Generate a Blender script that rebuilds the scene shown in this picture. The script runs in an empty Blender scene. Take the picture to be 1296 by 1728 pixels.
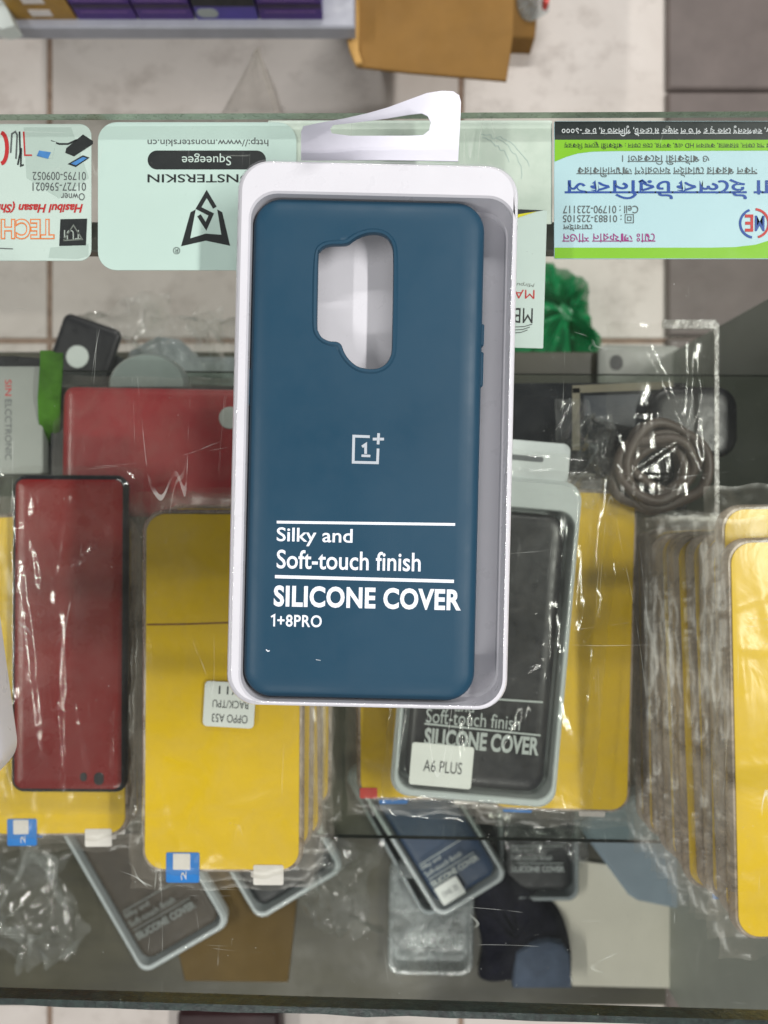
import bpy, bmesh, math, random
from mathutils import Vector, Matrix, noise, geometry

random.seed(7)
sc = bpy.context.scene
COL = sc.collection
H, F = 0.275, 1298.0            # camera height above the counter glass, focal length in photo pixels
R = math.radians
mm = 0.001


def at(px, py, z):
    d = H - z
    return Vector(((px - 648) / F * d, -(py - 864) / F * d, z))


def sz(p, z):
    return p / F * (H - z)


def lin(c):
    c = c / 255.0
    return c / 12.92 if c <= 0.04045 else ((c + 0.055) / 1.055) ** 2.4


def rgb(r, g, b):
    return (lin(r), lin(g), lin(b), 1)


# ------------------------------------------------------------------ materials
def nt(name):
    m = bpy.data.materials.new(name)
    m.use_nodes = True
    n = m.node_tree
    n.nodes.clear()
    out = n.nodes.new('ShaderNodeOutputMaterial')
    return m, n, out


def ramp(n, src, lo, hi, a=(0, 0, 0, 1), b=(1, 1, 1, 1)):
    r = n.nodes.new('ShaderNodeValToRGB')
    r.color_ramp.elements[0].position = lo
    r.color_ramp.elements[1].position = hi
    r.color_ramp.elements[0].color = a
    r.color_ramp.elements[1].color = b
    n.links.new(src, r.inputs[0])
    return r.outputs[0]


def tex(n, scale, detail=4, rough=.6, stretch=None, dist=0):
    tc = n.nodes.new('ShaderNodeTexCoord')
    src = tc.outputs['Object']
    if stretch:
        mp = n.nodes.new('ShaderNodeMapping')
        mp.inputs['Scale'].default_value = stretch
        n.links.new(src, mp.inputs[0])
        src = mp.outputs[0]
    t = n.nodes.new('ShaderNodeTexNoise')
    t.inputs['Scale'].default_value = scale
    t.inputs['Detail'].default_value = detail
    t.inputs['Roughness'].default_value = rough
    t.inputs['Distortion'].default_value = dist
    n.links.new(src, t.inputs['Vector'])
    return t.outputs['Fac']


def mat(name, col, rough=.5, var=.12, scale=60, bump=0, bscale=800, spec=.5, metal=0, coat=0, stretch=None, col2=None):
    m, n, out = nt(name)
    p = n.nodes.new('ShaderNodeBsdfPrincipled')
    n.links.new(p.outputs[0], out.inputs[0])
    f = tex(n, scale, stretch=stretch)
    a = tuple(c * (1 - var) for c in col[:3]) + (1,)
    b = col2 if col2 else tuple(min(1, c * (1 + var)) for c in col[:3]) + (1,)
    n.links.new(ramp(n, f, .3, .7, a, b), p.inputs['Base Color'])
    r = ramp(n, tex(n, scale * 3), .3, .7, (max(0, rough - .08),) * 3 + (1,), (min(1, rough + .08),) * 3 + (1,))
    n.links.new(r, p.inputs['Roughness'])
    p.inputs['Specular IOR Level'].default_value = spec
    p.inputs['Metallic'].default_value = metal
    p.inputs['Coat Weight'].default_value = coat
    p.inputs['Coat Roughness'].default_value = .08
    if bump:
        bn_ = n.nodes.new('ShaderNodeBump')
        bn_.inputs['Strength'].default_value = bump
        bn_.inputs['Distance'].default_value = .0004
        n.links.new(tex(n, bscale), bn_.inputs['Height'])
        n.links.new(bn_.outputs[0], p.inputs['Normal'])
    return m


def film_mat(name, tint=(.97, .98, .97), haze=.05, hazecol=(.8, .82, .8), rough=.1, ior=1.5, bump=.35, bscale=90, fstretch=None):
    """clear plastic film: see-through, glossy, a little milky"""
    m, n, out = nt(name)
    tr = n.nodes.new('ShaderNodeBsdfTransparent')
    tr.inputs[0].default_value = tint + (1,)
    df = n.nodes.new('ShaderNodeBsdfDiffuse')
    df.inputs[0].default_value = hazecol + (1,)
    gl = n.nodes.new('ShaderNodeBsdfGlossy')
    gl.inputs['Roughness'].default_value = rough
    gl.inputs[0].default_value = (1, 1, 1, 1)
    fr = n.nodes.new('ShaderNodeFresnel')
    two_sided_ior(n, fr, ior)
    b = n.nodes.new('ShaderNodeBump')
    b.inputs['Strength'].default_value = bump
    b.inputs['Distance'].default_value = .004
    n.links.new(tex(n, bscale, 3, .55, stretch=fstretch, dist=1.2), b.inputs['Height'])
    n.links.new(b.outputs[0], gl.inputs['Normal'])
    n.links.new(b.outputs[0], fr.inputs['Normal'])
    m1 = n.nodes.new('ShaderNodeMixShader')
    hz = ramp(n, tex(n, 45, 5, .7, dist=.8), .35, .75, (haze * .3,) * 3 + (1,), (haze * 2,) * 3 + (1,))
    n.links.new(hz, m1.inputs[0])
    n.links.new(tr.outputs[0], m1.inputs[1])
    n.links.new(df.outputs[0], m1.inputs[2])
    m2 = n.nodes.new('ShaderNodeMixShader')
    n.links.new(fr.outputs[0], m2.inputs[0])
    n.links.new(m1.outputs[0], m2.inputs[1])
    n.links.new(gl.outputs[0], m2.inputs[2])
    n.links.new(m2.outputs[0], out.inputs[0])
    return m


def two_sided_ior(n, fr, ior):
    """same Fresnel from either face of a thin sheet"""
    g = n.nodes.new('ShaderNodeNewGeometry')
    mx = n.nodes.new('ShaderNodeMix')
    mx.inputs[2].default_value = ior
    mx.inputs[3].default_value = 1 / ior
    n.links.new(g.outputs['Backfacing'], mx.inputs[0])
    n.links.new(mx.outputs[0], fr.inputs['IOR'])


def glass_mat(name, tint, scratch=0.0):
    m, n, out = nt(name)
    tr = n.nodes.new('ShaderNodeBsdfTransparent')
    tr.inputs[0].default_value = tint + (1,)
    gl = n.nodes.new('ShaderNodeBsdfGlossy')
    gl.inputs['Roughness'].default_value = .02
    fr = n.nodes.new('ShaderNodeFresnel')
    two_sided_ior(n, fr, 1.28)
    m2 = n.nodes.new('ShaderNodeMixShader')
    n.links.new(fr.outputs[0], m2.inputs[0])
    src = tr.outputs[0]
    if scratch:
        df = n.nodes.new('ShaderNodeBsdfDiffuse')
        df.inputs[0].default_value = (.75, .78, .74, 1)

        def line(scale, width, stretch, seedoff):
            f = tex(n, scale, 1.5, .4, stretch=stretch, dist=.15)
            s = n.nodes.new('ShaderNodeMath'); s.operation = 'SUBTRACT'; s.inputs[1].default_value = .5 + seedoff
            n.links.new(f, s.inputs[0])
            a = n.nodes.new('ShaderNodeMath'); a.operation = 'ABSOLUTE'
            n.links.new(s.outputs[0], a.inputs[0])
            l = n.nodes.new('ShaderNodeMath'); l.operation = 'LESS_THAN'; l.inputs[1].default_value = width
            n.links.new(a.outputs[0], l.inputs[0])
            k = n.nodes.new('ShaderNodeMath'); k.operation = 'MULTIPLY'
            n.links.new(l.outputs[0], k.inputs[0])
            n.links.new(ramp(n, tex(n, 28, 3, .7, stretch=(1 + seedoff * 9, 1, 1)), .55, .65), k.inputs[1])
            return k.outputs[0]
        a1 = line(34, .0011, (1, .10, 1), .0)
        a2 = line(30, .0010, (.14, 1, 1), .04)
        v = n.nodes.new('ShaderNodeTexVoronoi')
        v.inputs['Scale'].default_value = 260
        tc = n.nodes.new('ShaderNodeTexCoord')
        n.links.new(tc.outputs['Object'], v.inputs['Vector'])
        sp = n.nodes.new('ShaderNodeMath'); sp.operation = 'LESS_THAN'; sp.inputs[1].default_value = .055
        n.links.new(v.outputs['Distance'], sp.inputs[0])
        mk = n.nodes.new('ShaderNodeMath'); mk.operation = 'MULTIPLY'
        n.links.new(sp.outputs[0], mk.inputs[0])
        n.links.new(ramp(n, tex(n, 60, 2), .5, .62), mk.inputs[1])
        s1 = n.nodes.new('ShaderNodeMath'); s1.operation = 'MAXIMUM'
        n.links.new(a1, s1.inputs[0]); n.links.new(a2, s1.inputs[1])
        s2 = n.nodes.new('ShaderNodeMath'); s2.operation = 'MAXIMUM'
        n.links.new(s1.outputs[0], s2.inputs[0]); n.links.new(mk.outputs[0], s2.inputs[1])
        s3 = n.nodes.new('ShaderNodeMath'); s3.operation = 'MULTIPLY'; s3.inputs[1].default_value = scratch
        n.links.new(s2.outputs[0], s3.inputs[0])
        dust = ramp(n, tex(n, 14, 6, .75), .4, .8, (.0, ) * 3 + (1,), (.013,) * 3 + (1,))
        s4 = n.nodes.new('ShaderNodeMath'); s4.operation = 'ADD'
        n.links.new(s3.outputs[0], s4.inputs[0]); n.links.new(dust, s4.inputs[1])
        mx = n.nodes.new('ShaderNodeMixShader')
        n.links.new(s4.outputs[0], mx.inputs[0])
        n.links.new(src, mx.inputs[1]); n.links.new(df.outputs[0], mx.inputs[2])
        src = mx.outputs[0]
    n.links.new(src, m2.inputs[1])
    n.links.new(gl.outputs[0], m2.inputs[2])
    n.links.new(m2.outputs[0], out.inputs[0])
    return m


M = {}
M['white_plastic'] = mat('white_plastic', rgb(205, 203, 209), .32, .02, 40, spec=.5)
M['white_inner'] = mat('white_inner', rgb(214, 211, 220), .5, .03, 40)
M['blue_silicone'] = mat('blue_silicone', rgb(8, 57, 80), .5, .05, 14, bump=.05, bscale=2500, spec=.38)
M['print_white'] = mat('print_white', rgb(226, 229, 238), .5, .02)
M['silver'] = mat('silver_print', rgb(176, 182, 190), .4, .03)
M['ghost_white'] = mat('ghost_white', rgb(168, 176, 174), .5, .05)
M['ghost_dim'] = mat('ghost_dim', rgb(120, 125, 122), .5, .05)
M['paper_tab'] = mat('paper_tab', rgb(206, 205, 216), .55, .03, 30)
M['lid'] = film_mat('lid_clear', (.985, .99, .99), .003, (.8, .8, .85), .06, 1.35, .015, 30)
M['film'] = film_mat('bag_film', (.975, .975, .965), .06, (.62, .54, .46), .24, 1.38, .12, 40)
M['film_long'] = film_mat('bag_film_streaked', (.975, .975, .965), .022, (.66, .62, .57), .10, 1.48, .22, 40, (1, .25, 1))
M['scrap'] = film_mat('scrap_film', (.96, .97, .96), .07, (.75, .76, .75), .10, 1.55, .3, 40)
M['tpu'] = film_mat('clear_tpu', (.80, .74, .68), .62, (.58, .48, .40), .25, 1.35, .15, 60)
M['tray_clear'] = film_mat('tray_milky', (.85, .87, .87), .3, (.62, .66, .66), .14, 1.45, .1, 50)
M['tray_white'] = mat('tray_offwhite', rgb(196, 203, 204), .35, .05, 50)
M['tray_mid'] = mat('tray_middle', rgb(190, 198, 198), .35, .05, 50)
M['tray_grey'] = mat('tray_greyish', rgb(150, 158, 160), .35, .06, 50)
M['weld'] = film_mat('film_weld', (.8, .8, .78), .35, (.6, .58, .56), .2, 1.5, .3, 120)
M['yellow'] = mat('yellow_film', rgb(232, 192, 0), .36, .04, 25, spec=.3, coat=.0)
M['yellow_dull'] = mat('yellow_film_dull', rgb(140, 98, 10), .4, .1, 25, spec=.45)
M['red'] = mat('red_case', rgb(120, 18, 18), .28, .1, 18, bump=.08, bscale=1500)
M['red_bright'] = mat('bright_red_case', rgb(160, 8, 28), .42, .14, 22)
M['black'] = mat('black_plastic', (.012, .012, .015, 1), .35, .3, 60)
M['black_gloss'] = mat('black_gloss', (.010, .011, .014, 1), .14, .3, 40, coat=.3)
M['navy'] = mat('navy_case', rgb(38, 62, 92), .4, .15, 40)
M['brown_case'] = mat('brown_case', rgb(70, 62, 52), .5, .2, 40)
M['dark_case'] = mat('dark_case', rgb(30, 32, 33), .4, .2, 40)
M['sticker'] = mat('sticker_paper', rgb(222, 226, 222), .5, .03, 50)
M['ink'] = mat('black_ink', (.012, .014, .018, 1), .5, .1)
M['ink_grey'] = mat('grey_ink', (.10, .11, .12, 1), .5, .1)
M['tag_blue'] = mat('tag_blue', rgb(20, 120, 205), .4, .08, 80)
M['tag_red'] = mat('tag_red', rgb(220, 60, 48), .4, .08, 80)
M['tab_white'] = mat('tab_white', rgb(224, 218, 214), .4, .05, 80)
M['mint'] = mat('mint_card', rgb(200, 221, 220), .45, .02, 30)
M['card_white'] = mat('card_white', rgb(204, 219, 218), .45, .03, 30)
M['card_blue'] = mat('card_blue', rgb(182, 213, 227), .45, .02, 30)
M['card_green'] = mat('card_green', rgb(128, 190, 20), .45, .03, 30)
M['card_black'] = mat('card_black', rgb(30, 38, 42), .4, .08, 30)
M['pale_paper'] = mat('pale_paper', rgb(194, 208, 200), .6, .06, 60, col2=rgb(212, 222, 216))
M['print_blue'] = mat('print_blue', rgb(16, 70, 160), .5, .04)
M['print_red'] = mat('print_red', rgb(192, 40, 44), .5, .04)
M['print_orange'] = mat('print_orange', rgb(235, 130, 62), .5, .04)
M['print_magenta'] = mat('print_magenta', rgb(160, 40, 130), .5, .04)
M['print_grey'] = mat('print_pale_grey', rgb(184, 200, 198), .5, .03)
M['print_yellow'] = mat('print_yellow', rgb(226, 216, 30), .5, .03)
M['print_sky'] = mat('print_sky', rgb(70, 130, 200), .5, .3, 200)
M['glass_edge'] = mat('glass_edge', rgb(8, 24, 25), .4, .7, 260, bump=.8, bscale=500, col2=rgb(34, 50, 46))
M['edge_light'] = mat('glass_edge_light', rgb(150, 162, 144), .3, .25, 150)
M['glass_top'] = glass_mat('counter_glass', (.92, .93, .91), .22)
M['glass_shelf'] = glass_mat('shelf_glass', (.83, .86, .82), .12)
M['rail'] = mat('grey_rail', rgb(120, 120, 114), .5, .1, 30)
M['panel'] = mat('grey_panel', rgb(150, 154, 146), .45, .12, 8)
M['board'] = mat('olive_board', rgb(68, 65, 50), .4, .3, 7, stretch=(1, 4, 1))
M['grey_metal'] = mat('grey_metal', rgb(160, 162, 172), .4, .12, 20)
M['purple'] = mat('purple_carton', rgb(74, 44, 128), .4, .15, 20)
M['purple_dark'] = mat('purple_carton_dark', rgb(38, 20, 66), .4, .15, 20)
M['violet'] = mat('violet_carton', rgb(80, 68, 160), .4, .1, 20)
M['lilac'] = mat('lilac_print', rgb(120, 90, 150), .5, .2, 120)
M['gold'] = mat('gold_carton', rgb(160, 122, 44), .4, .2, 30)
M['cardboard'] = mat('cardboard', rgb(136, 102, 54), .75, .12, 14, bump=.2, bscale=120, spec=.2)
M['cardboard_pale'] = mat('cardboard_torn', rgb(188, 148, 88), .8, .15, 40, bump=.4, bscale=150, spec=.2)
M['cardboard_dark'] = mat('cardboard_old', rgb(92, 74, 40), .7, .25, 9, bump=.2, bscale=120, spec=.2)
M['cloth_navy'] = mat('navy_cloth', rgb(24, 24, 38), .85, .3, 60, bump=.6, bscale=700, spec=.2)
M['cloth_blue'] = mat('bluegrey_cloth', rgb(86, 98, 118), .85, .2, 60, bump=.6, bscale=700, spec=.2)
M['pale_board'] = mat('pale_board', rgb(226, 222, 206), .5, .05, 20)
M['pale_blue'] = mat('pale_blue_carton', rgb(140, 156, 168), .4, .12, 14)
M['green_bag'] = mat('green_bag', rgb(16, 132, 76), .3, .2, 18, bump=.5, bscale=80)
M['green_strap'] = mat('green_strap', rgb(70, 116, 36), .8, .35, 60, bump=.8, bscale=500, spec=.2)
M['cable'] = mat('brown_cable', rgb(82, 72, 66), .5, .2, 30)
M['khaki'] = mat('khaki_print', rgb(104, 98, 80), .5, .2, 40)
M['navy_print'] = mat('navy_print', rgb(26, 34, 48), .35, .3, 40)
M['grey_carton'] = mat('grey_carton', rgb(152, 156, 152), .55, .08, 14)
M['maroon'] = mat('maroon_seat', rgb(48, 24, 26), .45, .3, 14)
M['dish_grey'] = mat('dish_grey', rgb(146, 158, 154), .35, .1, 30)
M['off_white'] = mat('offwhite_plastic', rgb(206, 214, 210), .35, .04, 30)
M['grey_case'] = mat('grey_case', rgb(170, 172, 166), .35, .12, 30)


def floor_mat():
    m, n, out = nt('floor_tile')
    p = n.nodes.new('ShaderNodeBsdfPrincipled')
    n.links.new(p.outputs[0], out.inputs[0])
    base = ramp(n, tex(n, 5, 6, .65, dist=1.0), .25, .7, rgb(206, 197, 189), rgb(224, 216, 209))
    st = ramp(n, tex(n, 9, 8, .72, stretch=(1, 1.2, 1)), .52, .8, (0, 0, 0, 1), (.75, .75, .75, 1))
    mx = n.nodes.new('ShaderNodeMix'); mx.data_type = 'RGBA'
    n.links.new(st, mx.inputs[0]); n.links.new(base, mx.inputs[6])
    mx.inputs[7].default_value = rgb(142, 128, 118)
    n.links.new(mx.outputs[2], p.inputs['Base Color'])
    p.inputs['Roughness'].default_value = .4
    return m


M['tile'] = floor_mat()
M['grout'] = mat('grout', rgb(150, 128, 112), .9, .25, 60)
M['grey_stone'] = mat('grey_stone', rgb(112, 102, 98), .5, .12, 16)


# ------------------------------------------------------------------ mesh helpers
def link(o, parent=None):
    COL.objects.link(o)
    if parent:
        o.parent = parent
    return o


def obj(name, bm, m, parent=None, angle=40, loc=None, rz=0):
    bmesh.ops.recalc_face_normals(bm, faces=bm.faces[:])
    me = bpy.data.meshes.new(name)
    bm.to_mesh(me)
    bm.free()
    for k in (m if isinstance(m, (list, tuple)) else [m]):
        me.materials.append(k)
    if angle:
        me.polygons.foreach_set('use_smooth', [True] * len(me.polygons))
        me.set_sharp_from_angle(angle=R(angle))
    o = bpy.data.objects.new(name, me)
    if loc is not None:
        o.location = loc
    o.rotation_euler[2] = rz
    return link(o, parent)


def tag(o, label, cat, group=None):
    o['label'] = label
    o['category'] = cat
    if group:
        o['group'] = group
    return o


def thing(name, label, cat, loc, rz=0, group=None):
    o = bpy.data.objects.new(name, None)
    o.empty_display_size = .01
    o.location = loc
    o.rotation_euler[2] = rz
    return link(tag(o, label, cat, group))


def struct(name, bm, m, loc=None):
    o = obj(name, bm, m, loc=loc)
    o['kind'] = 'structure'
    return o


def L(t, px, py, zl=0.0):
    """photo pixel -> local xy (on the plane zl above the thing's base)"""
    p = at(px, py, t.location.z + zl) - t.location
    c, s = math.cos(-t.rotation_euler[2]), math.sin(-t.rotation_euler[2])
    return (p.x * c - p.y * s, p.x * s + p.y * c)


def rr(w, h, r, n=9, cx=0, cy=0):
    out = []
    for qx, qy, a0 in ((1, 1, 0), (-1, 1, 90), (-1, -1, 180), (1, -1, 270)):
        for k in range(n + 1):
            a = R(a0 + 90 * k / n)
            out.append((cx + qx * (w / 2 - r) + r * math.cos(a), cy + qy * (h / 2 - r) + r * math.sin(a)))
    return out


def loft(bm, loops, cap0=True, cap1=True, mi=0):
    vs = [[bm.verts.new(p) for p in lp] for lp in loops]
    n = len(vs[0])
    for a, b in zip(vs, vs[1:]):
        for i in range(n):
            f = bm.faces.new((a[i], a[(i + 1) % n], b[(i + 1) % n], b[i]))
            f.material_index = mi
    if cap0:
        bm.faces.new(list(reversed(vs[0]))).material_index = mi
    if cap1:
        bm.faces.new(vs[-1]).material_index = mi
    return vs


def rl(w, h, r, z, cx=0, cy=0, n=9):
    return [(x, y, z) for x, y in rr(w, h, r, n, cx, cy)]


def slab(bm, w, h, r, z0, z1, bev=.0004, cx=0, cy=0, n=7, mi=0):
    b = min(bev, (z1 - z0) * .45)
    loft(bm, [rl(w - 2 * b, h - 2 * b, max(r - b, 1e-5), z0, cx, cy, n), rl(w, h, r, z0 + b, cx, cy, n),
              rl(w, h, r, z1 - b, cx, cy, n), rl(w - 2 * b, h - 2 * b, max(r - b, 1e-5), z1, cx, cy, n)], mi=mi)


def inset2(pts, d):
    n = len(pts)
    out = []
    for i in range(n):
        a, b, c = Vector(pts[i - 1]), Vector(pts[i]), Vector(pts[(i + 1) % n])
        e1 = (b - a); e2 = (c - b)
        n1 = Vector((-e1.y, e1.x)).normalized() if e1.length else Vector((0, 0))
        n2 = Vector((-e2.y, e2.x)).normalized() if e2.length else n1
        v = n1 + n2
        v = v.normalized() if v.length > 1e-9 else n1
        k = max(.5, v.dot(n1))
        out.append(tuple(b + v * d / k))
    return out


def ccw(pts):
    a = sum(pts[i - 1][0] * pts[i][1] - pts[i][0] * pts[i - 1][1] for i in range(len(pts)))
    return list(pts) if a > 0 else list(reversed(pts))


def prism(bm, pts, z0, z1, bev=.0, mi=0):
    pts = ccw([tuple(p[:2]) for p in pts])
    if bev:
        i = inset2(pts, bev)
        lo = [[(x, y, z0) for x, y in pts], [(x, y, z1 - bev) for x, y in pts], [(x, y, z1) for x, y in i]]
    else:
        lo = [[(x, y, z0) for x, y in pts], [(x, y, z1) for x, y in pts]]
    loft(bm, lo, mi=mi)


def box(bm, x0, x1, y0, y1, z0, z1, bev=0, mi=0):
    prism(bm, [(x0, y0), (x1, y0), (x1, y1), (x0, y1)], z0, z1, bev, mi)


def catmull(p, n=5):
    out = []
    m = len(p)
    for i in range(m):
        a, b, c, d = (Vector(p[(i + k - 1) % m]) for k in range(4))
        for k in range(n):
            t = k / n
            out.append(tuple(.5 * ((2 * b) + (c - a) * t + (2 * a - 5 * b + 4 * c - d) * t * t + (3 * b - a - 3 * c + d) * t ** 3)))
    return out


def stroke(bm, pts, w, z0, z1, closed=False, mi=0):
    """flat printed line of constant width, mitred at its corners"""
    p = [Vector(q[:2]) for q in pts]
    p = [q for k, q in enumerate(p) if k == 0 or (q - p[k - 1]).length > 1e-7]
    if closed and (p[0] - p[-1]).length < 1e-7:
        p.pop()
    n = len(p)
    Ls, Rs = [], []
    for k in range(n):
        a = p[k - 1] if (k or closed) else None
        b = p[(k + 1) % n] if (k < n - 1 or closed) else None
        d1 = (p[k] - a).normalized() if a is not None else None
        d2 = (b - p[k]).normalized() if b is not None else None
        d1 = d1 if d1 is not None else d2
        d2 = d2 if d2 is not None else d1
        n1 = Vector((-d1.y, d1.x)); n2 = Vector((-d2.y, d2.x))
        v = n1 + n2
        v = v.normalized() if v.length > 1e-6 else n1
        q = v * (w / 2) / max(.35, v.dot(n1))
        Ls.append(p[k] + q); Rs.append(p[k] - q)
    vt = [[bm.verts.new((c.x, c.y, z)) for c in side] for side in (Ls, Rs) for z in (z0, z1)]
    l0, l1, r0, r1 = vt
    for k in range(n if closed else n - 1):
        m = (k + 1) % n
        for f in ((l1[k], r1[k], r1[m], l1[m]), (l0[k], l0[m], r0[m], r0[k]), (l0[k], l1[k], l1[m], l0[m]), (r0[k], r0[m], r1[m], r1[k])):
            bm.faces.new(f)
    if not closed:
        bm.faces.new((l0[0], r0[0], r1[0], l1[0])); bm.faces.new((l0[-1], l1[-1], r1[-1], r0[-1]))


def tube(bm, pts, r, n=8, closed=False):
    pts = [Vector(p) for p in pts]
    rings = []
    m = len(pts)
    for i, p in enumerate(pts):
        a = pts[i - 1] if (i or closed) else p
        b = pts[(i + 1) % m] if (i < m - 1 or closed) else p
        d = (b - a).normalized()
        u = d.orthogonal().normalized() if abs(d.z) > .9 else Vector((-d.y, d.x, 0)).normalized()
        v = d.cross(u)
        rings.append([bm.verts.new(p + (u * math.cos(2 * math.pi * k / n) + v * math.sin(2 * math.pi * k / n)) * r) for k in range(n)])
    for i in range(m if closed else m - 1):
        a, b = rings[i], rings[(i + 1) % m]
        for k in range(n):
            bm.faces.new((a[k], a[(k + 1) % n], b[(k + 1) % n], b[k]))
    if not closed:
        bm.faces.new(rings[0]); bm.faces.new(list(reversed(rings[-1])))


# ------------------------------------------------------------------ lettering
def bn(s):
    """Bengali in visual order (signs that stand before their letter come first)"""
    out = []
    i = 0
    while i < len(s):
        c = s[i]
        if '\u0995' <= c <= '\u09b9' or c in '\u09dc\u09dd\u09df':
            cl = c
            while i + 2 < len(s) and s[i + 1] == '\u09cd':
                cl += s[i + 2]
                i += 2
            nx = s[i + 1] if i + 1 < len(s) else ''
            if nx in ('\u09bf', '\u09c7', '\u09c8'):
                cl = nx + cl; i += 1
            elif nx == '\u09cb':
                cl = '\u09c7' + cl + '\u09be'; i += 1
            out.append(cl)
        else:
            out.append(c)
        i += 1
    return ''.join(out)


def glyphs(body, bold=0, shear=0, wind=False, space=1):
    cu = bpy.data.curves.new('lettering', 'FONT')
    cu.body = body
    cu.size = 1
    cu.offset = bold
    cu.shear = shear
    cu.space_character = space
    cu.resolution_u = 4
    if wind:
        cu.fill_mode = 'NONE' if 'NONE' in cu.bl_rna.properties['fill_mode'].enum_items else 'FRONT'
    o = bpy.data.objects.new('lettering', cu)
    COL.objects.link(o)
    dg = bpy.context.evaluated_depsgraph_get()
    dg.update()
    me = bpy.data.meshes.new_from_object(o.evaluated_get(dg))
    bpy.data.objects.remove(o)
    bpy.data.curves.remove(cu)
    vs = [v.co.copy() for v in me.vertices]
    if not wind or len(me.polygons):
        tris = [tuple(p.vertices) for p in me.polygons]
        bpy.data.meshes.remove(me)
        return vs, tris
    # non-zero winding fill, so overlapping strokes stay solid
    nxt = {}
    for e in me.edges:
        nxt.setdefault(e.vertices[0], []).append(e.vertices[1])
        nxt.setdefault(e.vertices[1], []).append(e.vertices[0])
    seen, loops = set(), []
    for i in range(len(vs)):
        if i in seen or i not in nxt:
            continue
        lp, cur, prev = [], i, None
        while cur not in seen:
            seen.add(cur); lp.append(cur)
            c = [q for q in nxt[cur] if q not in seen]
            if not c:
                break
            c.sort(key=lambda q: 0 if q == cur + 1 else 1)
            cur = c[0]
        loops.append(lp)
    bpy.data.meshes.remove(me)
    loops = [l for l in loops if len(l) > 2]
    bb = []
    for l in loops:
        xs = [vs[k].x for k in l]; bb.append((min(xs), max(xs)))
    done, ov, ot = [False] * len(loops), [], []
    for i in sorted(range(len(loops)), key=lambda k: bb[k][0]):
        if done[i]:
            continue
        grp, lo, hi = [i], bb[i][0], bb[i][1]
        done[i] = True
        ch = True
        while ch:
            ch = False
            for j in range(len(loops)):
                if not done[j] and bb[j][0] <= hi and bb[j][1] >= lo:
                    done[j] = True; grp.append(j); lo = min(lo, bb[j][0]); hi = max(hi, bb[j][1]); ch = True
        v2, e2, pl = [], [], []
        for g in grp:
            b0 = len(v2)
            pts = [Vector((vs[k].x, vs[k].y)) for k in loops[g]]
            v2 += pts
            e2 += [(b0 + k, b0 + (k + 1) % len(pts)) for k in range(len(pts))]
            pl.append(pts)
        rv, _, rf, *_ = geometry.delaunay_2d_cdt(v2, e2, [], 0, 1e-6)
        b0 = len(ov)
        ov += [Vector((p.x, p.y, 0)) for p in rv]
        for f in rf:
            c = sum((rv[k] for k in f), Vector((0, 0))) / len(f)
            w = 0
            for pts in pl:
                for k in range(len(pts)):
                    a, b = pts[k], pts[(k + 1) % len(pts)]
                    if (a.y <= c.y) != (b.y <= c.y):
                        x = a.x + (c.y - a.y) / (b.y - a.y) * (b.x - a.x)
                        if x > c.x:
                            w += 1 if b.y > a.y else -1
            if w:
                ot.append(tuple(b0 + k for k in f))
    return ov, ot


def txt(parent, body, cx, cy, w, h, m, z, name='printed_text', rot=0, bold=0, shear=0, wind=True, space=1, th=.00006):
    vs, tris = glyphs(body, bold, shear, wind, space)
    x0 = min(v.x for v in vs); x1 = max(v.x for v in vs)
    y0 = min(v.y for v in vs); y1 = max(v.y for v in vs)
    sx = w / (x1 - x0)
    sy = h / (y1 - y0) if h else sx
    bm = bmesh.new()
    c, s = math.cos(rot), math.sin(rot)
    bv = []
    for v in vs:
        x = (v.x - (x0 + x1) / 2) * sx
        y = (v.y - (y0 + y1) / 2) * sy
        bv.append(bm.verts.new((cx + x * c - y * s, cy + x * s + y * c, z)))
    for t in tris:
        try:
            bm.faces.new([bv[k] for k in t])
        except ValueError:
            pass
    ex = bmesh.ops.extrude_face_region(bm, geom=bm.faces[:])
    bmesh.ops.translate(bm, vec=(0, 0, th), verts=[v for v in ex['geom'] if isinstance(v, bmesh.types.BMVert)])
    return obj(name, bm, m, parent, angle=0)


def txt_px(t, body, x0, y0, x1, y1, m, z, **k):
    """lettering fitted into a rectangle given in photo pixels, in the plane z of the thing"""
    cx, cy = L(t, (x0 + x1) / 2, (y0 + y1) / 2, z)
    zz = t.location.z + z
    return txt(t, body, cx, cy, sz(abs(x1 - x0), zz), sz(abs(y1 - y0), zz), m, z, **k)


def poly_px(t, pts, m, z, name, th=.00006, bm=None):
    own = bm is None
    if own:
        bm = bmesh.new()
    prism(bm, [L(t, x, y, z) for x, y in pts], z, z + th)
    return obj(name, bm, m, t, angle=0) if own else bm


def stroke_px(t, pts, wpx, m, z, name, closed=False, th=.00006):
    bm = bmesh.new()
    stroke(bm, [L(t, x, y, z) for x, y in pts], sz(wpx, t.location.z + z), z, z + th, closed)
    return obj(name, bm, m, t, angle=0)


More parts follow.
